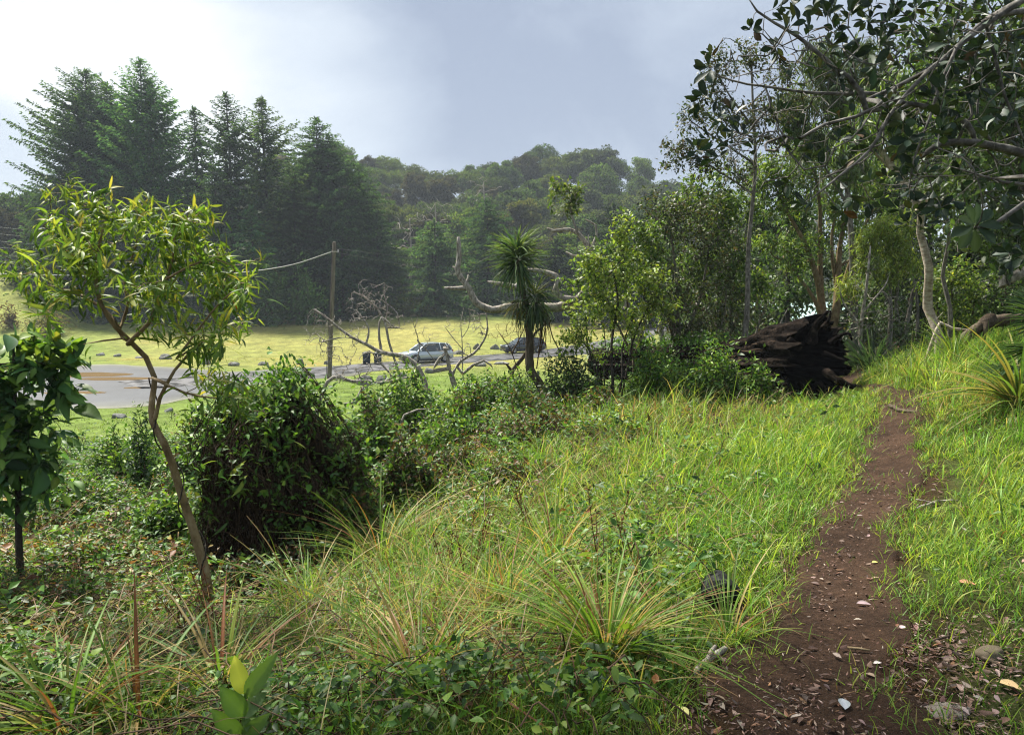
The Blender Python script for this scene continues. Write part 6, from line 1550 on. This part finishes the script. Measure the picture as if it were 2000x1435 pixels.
# leaf litter and chips on the trail edges
g = G()
x, y = sample(70000, 1.9, 13, 1.25, R(2), R(46))
z, px, py = fields(x, y); td = trail_d(x, y)
den = np.maximum(.42 * sstep(1.9, .8, td), E(px, py, (1845, 955, 60, 36, .5), (1560, 1180, 130, 130, .9), (1500, 1390, 220, 90, .9), (1920, 1330, 170, 120, 1), (1640, 1100, 100, 60, .8), (1985, 1120, 70, 60, .8), (1650, 980, 60, 80, .4)))
den *= np.clip(fnoise(x, y, .35, 71) * 1.8 - .25, .05, 1)
k = rng.random(len(x)) < den
x2, y2 = rng.uniform(1.55, 2.5, 5200), rng.uniform(2.45, 3.7, 5200); k2 = (rng.random(5200) < 1.4 * fnoise(x2, y2, .35, 71) - .1) & (trail_d(x2, y2) > .8)
x = np.concatenate([x, x2]); y = np.concatenate([y, y2]); z = np.concatenate([z, H(x2, y2)]); k = np.concatenate([k, k2])
x, y, z = x[k], y[k], z[k]; n = len(x)
T_LIT = leafT(4, ov(.42, .45), .18, .22)
T_CHIP = leafT(3, ov(.25, .5, .5), .08, .1)
big = rng.random(n) < .10
pos = np.stack([x, y, z + .020 + rng.uniform(0, .012, n)], 1)
fw = rng.normal(0, 1, (n, 3)) * [1, 1, .12]; up = np.array([0, 0, 1.]) * np.where(rng.random(n) < .6, 1, -1)[:, None] + rng.normal(0, .3, (n, 3))
LC = [(.085, .045, .03), (.15, .085, .06), (.24, .16, .12), (.05, .03, .022), (.33, .26, .21), (.20, .10, .045)]
leaves(g, T_LIT, pos[big], fw[big], up[big], rng.uniform(.025, .06, big.sum()), pick(int(big.sum()), LC, [.25, .25, .18, .12, .1, .1], .2))
leaves(g, T_CHIP, pos[~big], fw[~big], up[~big], rng.uniform(.008, .034, (~big).sum()), pick(int((~big).sum()), LC, [.3, .25, .15, .15, .08, .07], .2))
M_LIT = leaf_mat('dead_leaf', .6, .08, .35, tint=(1, .8, .6))
o = g.build('leaf_litter', M_LIT); o['kind'] = 'stuff'
g = G()
for x_, y_ in zip(*sample(420, 2.2, 12, 1.3, R(8), R(40))):
    if trail_d([x_], [y_])[0] < 1.0:
        rr_ = rng.uniform(.003, .008); c_ = np.array([x_, y_, H1(x_, y_) + .022]); u = nrm(rng.normal(size=(8, 3)))
        v = np.array([(-1,-1,-1),(1,-1,-1),(1,1,-1),(-1,1,-1),(-1,-1,1),(1,-1,1),(1,1,1),(-1,1,1)]) * rr_ * rng.uniform(.5, 1, (8, 3)) + c_
        g.add(v, [(0,3,2,1),(4,5,6,7),(0,1,5,4),(1,2,6,5),(2,3,7,6),(3,0,4,7)], pick(1, [(.08,.045,.028),(.05,.03,.02),(.12,.09,.07)], None, .2)[0])
o = g.build('soil_crumbs', ground_mat('crumb_soil', 60, .2, .9, .005)); o['kind'] = 'stuff'

# ------------------------------------------------------------------ single plants, stones, sticks and leaves close by
CG = [(.13, .23, .03), (.09, .17, .025), (.2, .28, .04), (.33, .26, .10), (.20, .09, .035)]
for k, (px, py, d, n, L_, w, lab) in enumerate([(1185, 1290, 3.5, 260, .46, .019, 'big coarse grass tussock in the foreground left of the black stone'), (990, 1190, 4.6, 110, .50, .020, 'coarse grass tussock left of the big foreground tussock'),
     (820, 1330, 3.4, 110, .42, .026, 'low arching grass tussock in the lower middle of the picture'), (430, 1330, 3.6, 120, .42, .024, 'tawny arching grass tussock at the foot of the leaning trunk'),
     (130, 1400, 3.3, 100, .44, .030, 'coarse grass tussock in the lower left corner'), (270, 1380, 3.3, 90, .40, .026, 'brownish grass tussock between the corner tussock and the ginger plant'),
     (740, 1030, 6.6, 110, .62, .014, 'tall fine grass tussock just right of the dark mound'), (1420, 1230, 3.7, 60, .34, .020, 'small grass tussock in front of the black stone'), (1080, 1100, 5.4, 100, .5, .016, 'fine grass tussock in the middle of the lush slope'), (600, 1180, 5.4, 110, .5, .016, 'grass tussock at the right foot of the dark mound')]):
    strap('grass_tussock', lab, on(px, py, d), n, L_, w * 1.15, CG, 500 + k, (.35, 1.15), (.52 if k else .36), 'coarse grass tussocks on the slope', 'grass tussock', spread=.10, probs=[.34, .28, .12, .18, .08] if k not in (3, 4, 5) else [.3, .26, .1, .22, .12])
for k, (px, py, d, h, n, lab) in enumerate([(1195, 1080, 4.6, .62, 5, 'tall dark flower stalks rising from the big foreground tussock'), (905, 1130, 5.0, .5, 12, 'cluster of rusty red dead stalks in the middle of the slope'), (1050, 1000, 6, .6, 4, 'thin dark dead stalks leaning over the lush grass'), (410, 1240, 4.6, .42, 10, 'rusty dead stalks at the foot of the leaning trunk')]):
    c = on(px, py + 60, d); g = G(); r = np.random.default_rng(600 + k)
    for q in range(n):
        b = c + [r.normal(0, .10), r.normal(0, .08), 0]; t_ = b + [r.normal(0, .16), r.normal(0, .1), h * r.uniform(.7, 1.3)]
        p_ = spline(np.array([b, (b + t_) / 2 + r.normal(0, .02, 3), t_]), .06)
        tube(g, p_, np.linspace(.0045, .002, len(p_)), 4, np.array([1.6, .8, .6]) * r.uniform(.7, 1.5))
        hp = p_[-3:]; leaves(g, T_QN, np.repeat(hp, 4, 0), r.normal(0, .6, (12, 3)) + [0, 0, .3], r.normal(size=(12, 3)), .035, np.array([1.8, .9, .6]))
    tag(g.build('dead_stalk', M_STEM, None, tuple(c)), lab, 'dead stalks')
# ginger with large blade leaves
gb = np.array(on(474, 1462, 2.75)); gd = 2.75
o = thing('ginger_plant', 'young ginger plant with big glossy leaves, one coloured yellow green as if lit, at the bottom edge', 'plant', gb)
g = G(); tube(g, spline(np.array([gb, P(474, 1430, gd), P(477, 1380, gd), P(482, 1330, gd)]), .03), .006, 7); g.build('stem', plain_mat('green_stem', (.09, .15, .03), .4), o)
TG = leafT(9, ov(.40, .45, .8), .30, .30, .06, .022)
for (a, b, e, f_, dz, col, ws) in [(482, 1356, 452, 1291, .02, (.62, .66, .06), 1.0), (483, 1360, 522, 1290, -.03, (.14, .24, .045), .75), (481, 1395, 433, 1358, -.05, (.13, .24, .035), 1.25), (478, 1405, 516, 1335, .05, (.14, .22, .08), .8), (474, 1440, 419, 1403, -.06, (.14, .25, .035), 1.05), (478, 1440, 508, 1404, -.05, (.12, .21, .04), .9)]:  # first leaf's raised colour stands in for light shining through it
    p0 = P(a, b, gd); p1 = P(e, f_, gd + dz); g = G(); L_ = np.linalg.norm(p1 - p0) * 1.12
    leaves(g, TG, p0[None], (p1 - p0)[None], np.array([[.15, -1., .5]]), [L_], np.array([col]), [ws * 1.1]); g.build('leaf', M_GLOSSY, o)
M_BLK = solid_mat('black_lava', [(.3, (.006, .006, .006)), (.55, (.02, .02, .02)), (.75, (.06, .065, .055)), (.85, (.13, .14, .09))], 22, .7, 1, dist=.03, detail=10)
def rk(px, py, d, w, h, lab, m, seed, nm='rock', sink=.3):
    c = np.array(on(px, py, d)); rx = w / 2 * d / F; rz = h / 2 * d / F
    return rock(nm, lab, c + [0, 0, rz * (1 - sink)], rx, rx * .8, rz, m, seed)
rk(1402, 1172, 4.2, 88, 84, 'pitted black lava stone in the grass beside the trail', M_BLK, 7)
rk(1935, 1290, 3.25, 70, 44, 'smooth brown stone in the leaf litter at the right edge', solid_mat('brown_stone', [(.3, (.09, .07, .045)), (.7, (.17, .14, .09))], 8, .7, .2), 8)
c = on(1845, 1400, 2.82)
g = G(); a = np.arange(26) / 26 * 6.283; rr_ = .075 * (1 + .25 * np.sin(2 * a + 1) + .12 * np.sin(5 * a)); 
rings = [np.stack([c[0] + rr_ * k * np.cos(a) * 1.2, c[1] + rr_ * k * np.sin(a) * .9, c[2] + z_ + 0 * a], 1) for k, z_ in ((1.0, -.01), (.97, .035), (.85, .043), (.01, .047))]
v = np.concatenate(rings); i = np.arange(3)[:, None] * 26; j = np.arange(26)[None]
g.add(v, np.stack([i + j, i + (j + 1) % 26, i + 26 + (j + 1) % 26, i + 26 + j], -1).reshape(-1, 4))
tag(g.build('flat_stone', solid_mat('flat_grey_stone', [(.3, (.16, .13, .10)), (.7, (.28, .24, .20))], 14, .7, .3), None, tuple(c)), 'flat pale grey stone set in the trail edge near the bottom', 'rock')
rock('rock', 'pale rounded stone half hidden at the foot of the dark mound', on(357, 1120, 5.9) + np.array([0, 0, .05]), .05, .05, .06, solid_mat('pale_stone', [(.3, (.3, .32, .32)), (.7, (.5, .52, .52))], 9, .8, .3), 12)
def stick(lab, pts, r0, r1, m=M_DEAD, side=(), nm='fallen_stick'):
    g = G(); q = []
    for px, py in pts:
        c = ground_px(px, py); q.append(c + [0, 0, .03])
    p_ = spline(np.array(q), .04); p_ = p_ + rng.normal(0, .004, p_.shape); tube(g, p_, np.linspace(r0, r1, len(p_)), 7, rough=.1)
    for f_, dx, dz in side:
        b = p_[int(f_ * (len(p_) - 1))]; tube(g, [b, b + [dx * .5, .03, dz * .6], b + [dx, .05, dz]], [r1, r1 * .8, r1 * .4], 5)
    return tag(g.build(nm, m, None, tuple(q[0])), lab, 'stick')
stick('grey stick lying in the grass at the lower edge left of the trail', [(1352,1330),(1380,1305),(1416,1280)], .013, .017, side=((.5, .05, .05),))
stick('dark curved root across the far end of the bare trail', [(1738,798),(1760,806),(1790,812)], .03, .02, M_BARK, nm='exposed_root')
stick('forked grey stick on the grass patch in the middle of the trail', [(1790,1000),(1830,990),(1870,985)], .012, .006, side=((.4, .12, .03), (.6, -.12, .02)))
stick('thin twig on the litter by the brown stone', [(1800,1270),(1840,1262),(1870,1245)], .007, .004, M_BARK, side=((.7, .02, .05),))
stick('dark twig below the brown stone at the right edge', [(1915,1300),(1960,1312),(2010,1330)], .009, .006, M_BARK)
stick('short orange brown stick lying across the trail', [(1655,1278),(1680,1283),(1700,1288)], .007, .005, M_KOA)
def bigleaf(lab, px, py, L_, ang, col, T=T_LIT, ws=1.0, lift=.015):
    c = ground_px(px, py) + [0, 0, lift + .014]; g = G()
    leaves(g, leafT(7, ov(.48, .45), .12, .22, .05), c[None], np.array([[math.cos(ang), math.sin(ang), .15]]), np.array([[.1, -.25, 1.]]), [L_], np.array([col]), [ws])
    tag(g.build('fallen_leaf', M_LIT, None, tuple(c)), lab, 'fallen leaf', 'single fallen leaves by the trail')
bigleaf('silvery grey curled leaf lying on the bare soil near the bottom', 1650, 1402, .085, 1.3, (.30, .34, .33), ws=1.2)
bigleaf('reddish brown leaf on the grass right of the trail', 1868, 1150, .095, -.5, (.33, .15, .08))
bigleaf('pale tan leaf on the litter below the brown stone', 1945, 1345, .10, -.9, (.50, .36, .16), ws=1.1)
bigleaf('grey purple leaf on the chips at the trail middle', 1672, 1190, .075, -.3, (.26, .20, .19))
bigleaf('small pink white leaf on the right side of the trail', 1755, 1238, .05, .4, (.55, .42, .38))
bigleaf('yellow green leaf lying at the bottom edge beside the flat stone', 1800, 1432, .075, .3, (.30, .36, .04))
bigleaf('pale yellow leaf on the near grass at the bottom left of the trail', 1345, 1410, .07, 2.0, (.36, .36, .12))
bigleaf('small bright yellow leaf on the trail at mid distance', 1702, 1108, .045, .2, (.50, .48, .12))
bigleaf('small white leaf chip on the trail near the orange stick', 1705, 1308, .04, 0.1, (.6, .55, .48))
bigleaf('light tan narrow leaf beside the trail at mid distance', 1700, 1142, .06, .1, (.45, .33, .22), ws=.5)

# ------------------------------------------------------------------ haze
m, t = mat('thin_haze')
pv = N(t, 'ShaderNodeVolumePrincipled')
pv.inputs['Color'].default_value = (.80, .90, 1.0, 1); pv.inputs['Density'].default_value = HAZE; pv.inputs['Anisotropy'].default_value = .0
o_ = N(t, 'ShaderNodeOutputMaterial'); t.links.new(pv.outputs[0], o_.inputs['Volume'])
g = G(); bxm(g, (0, 470, 45), (2400, 1100, 106)); hz_ = g.build('haze', m, smooth=False); hz_['kind'] = 'stuff'
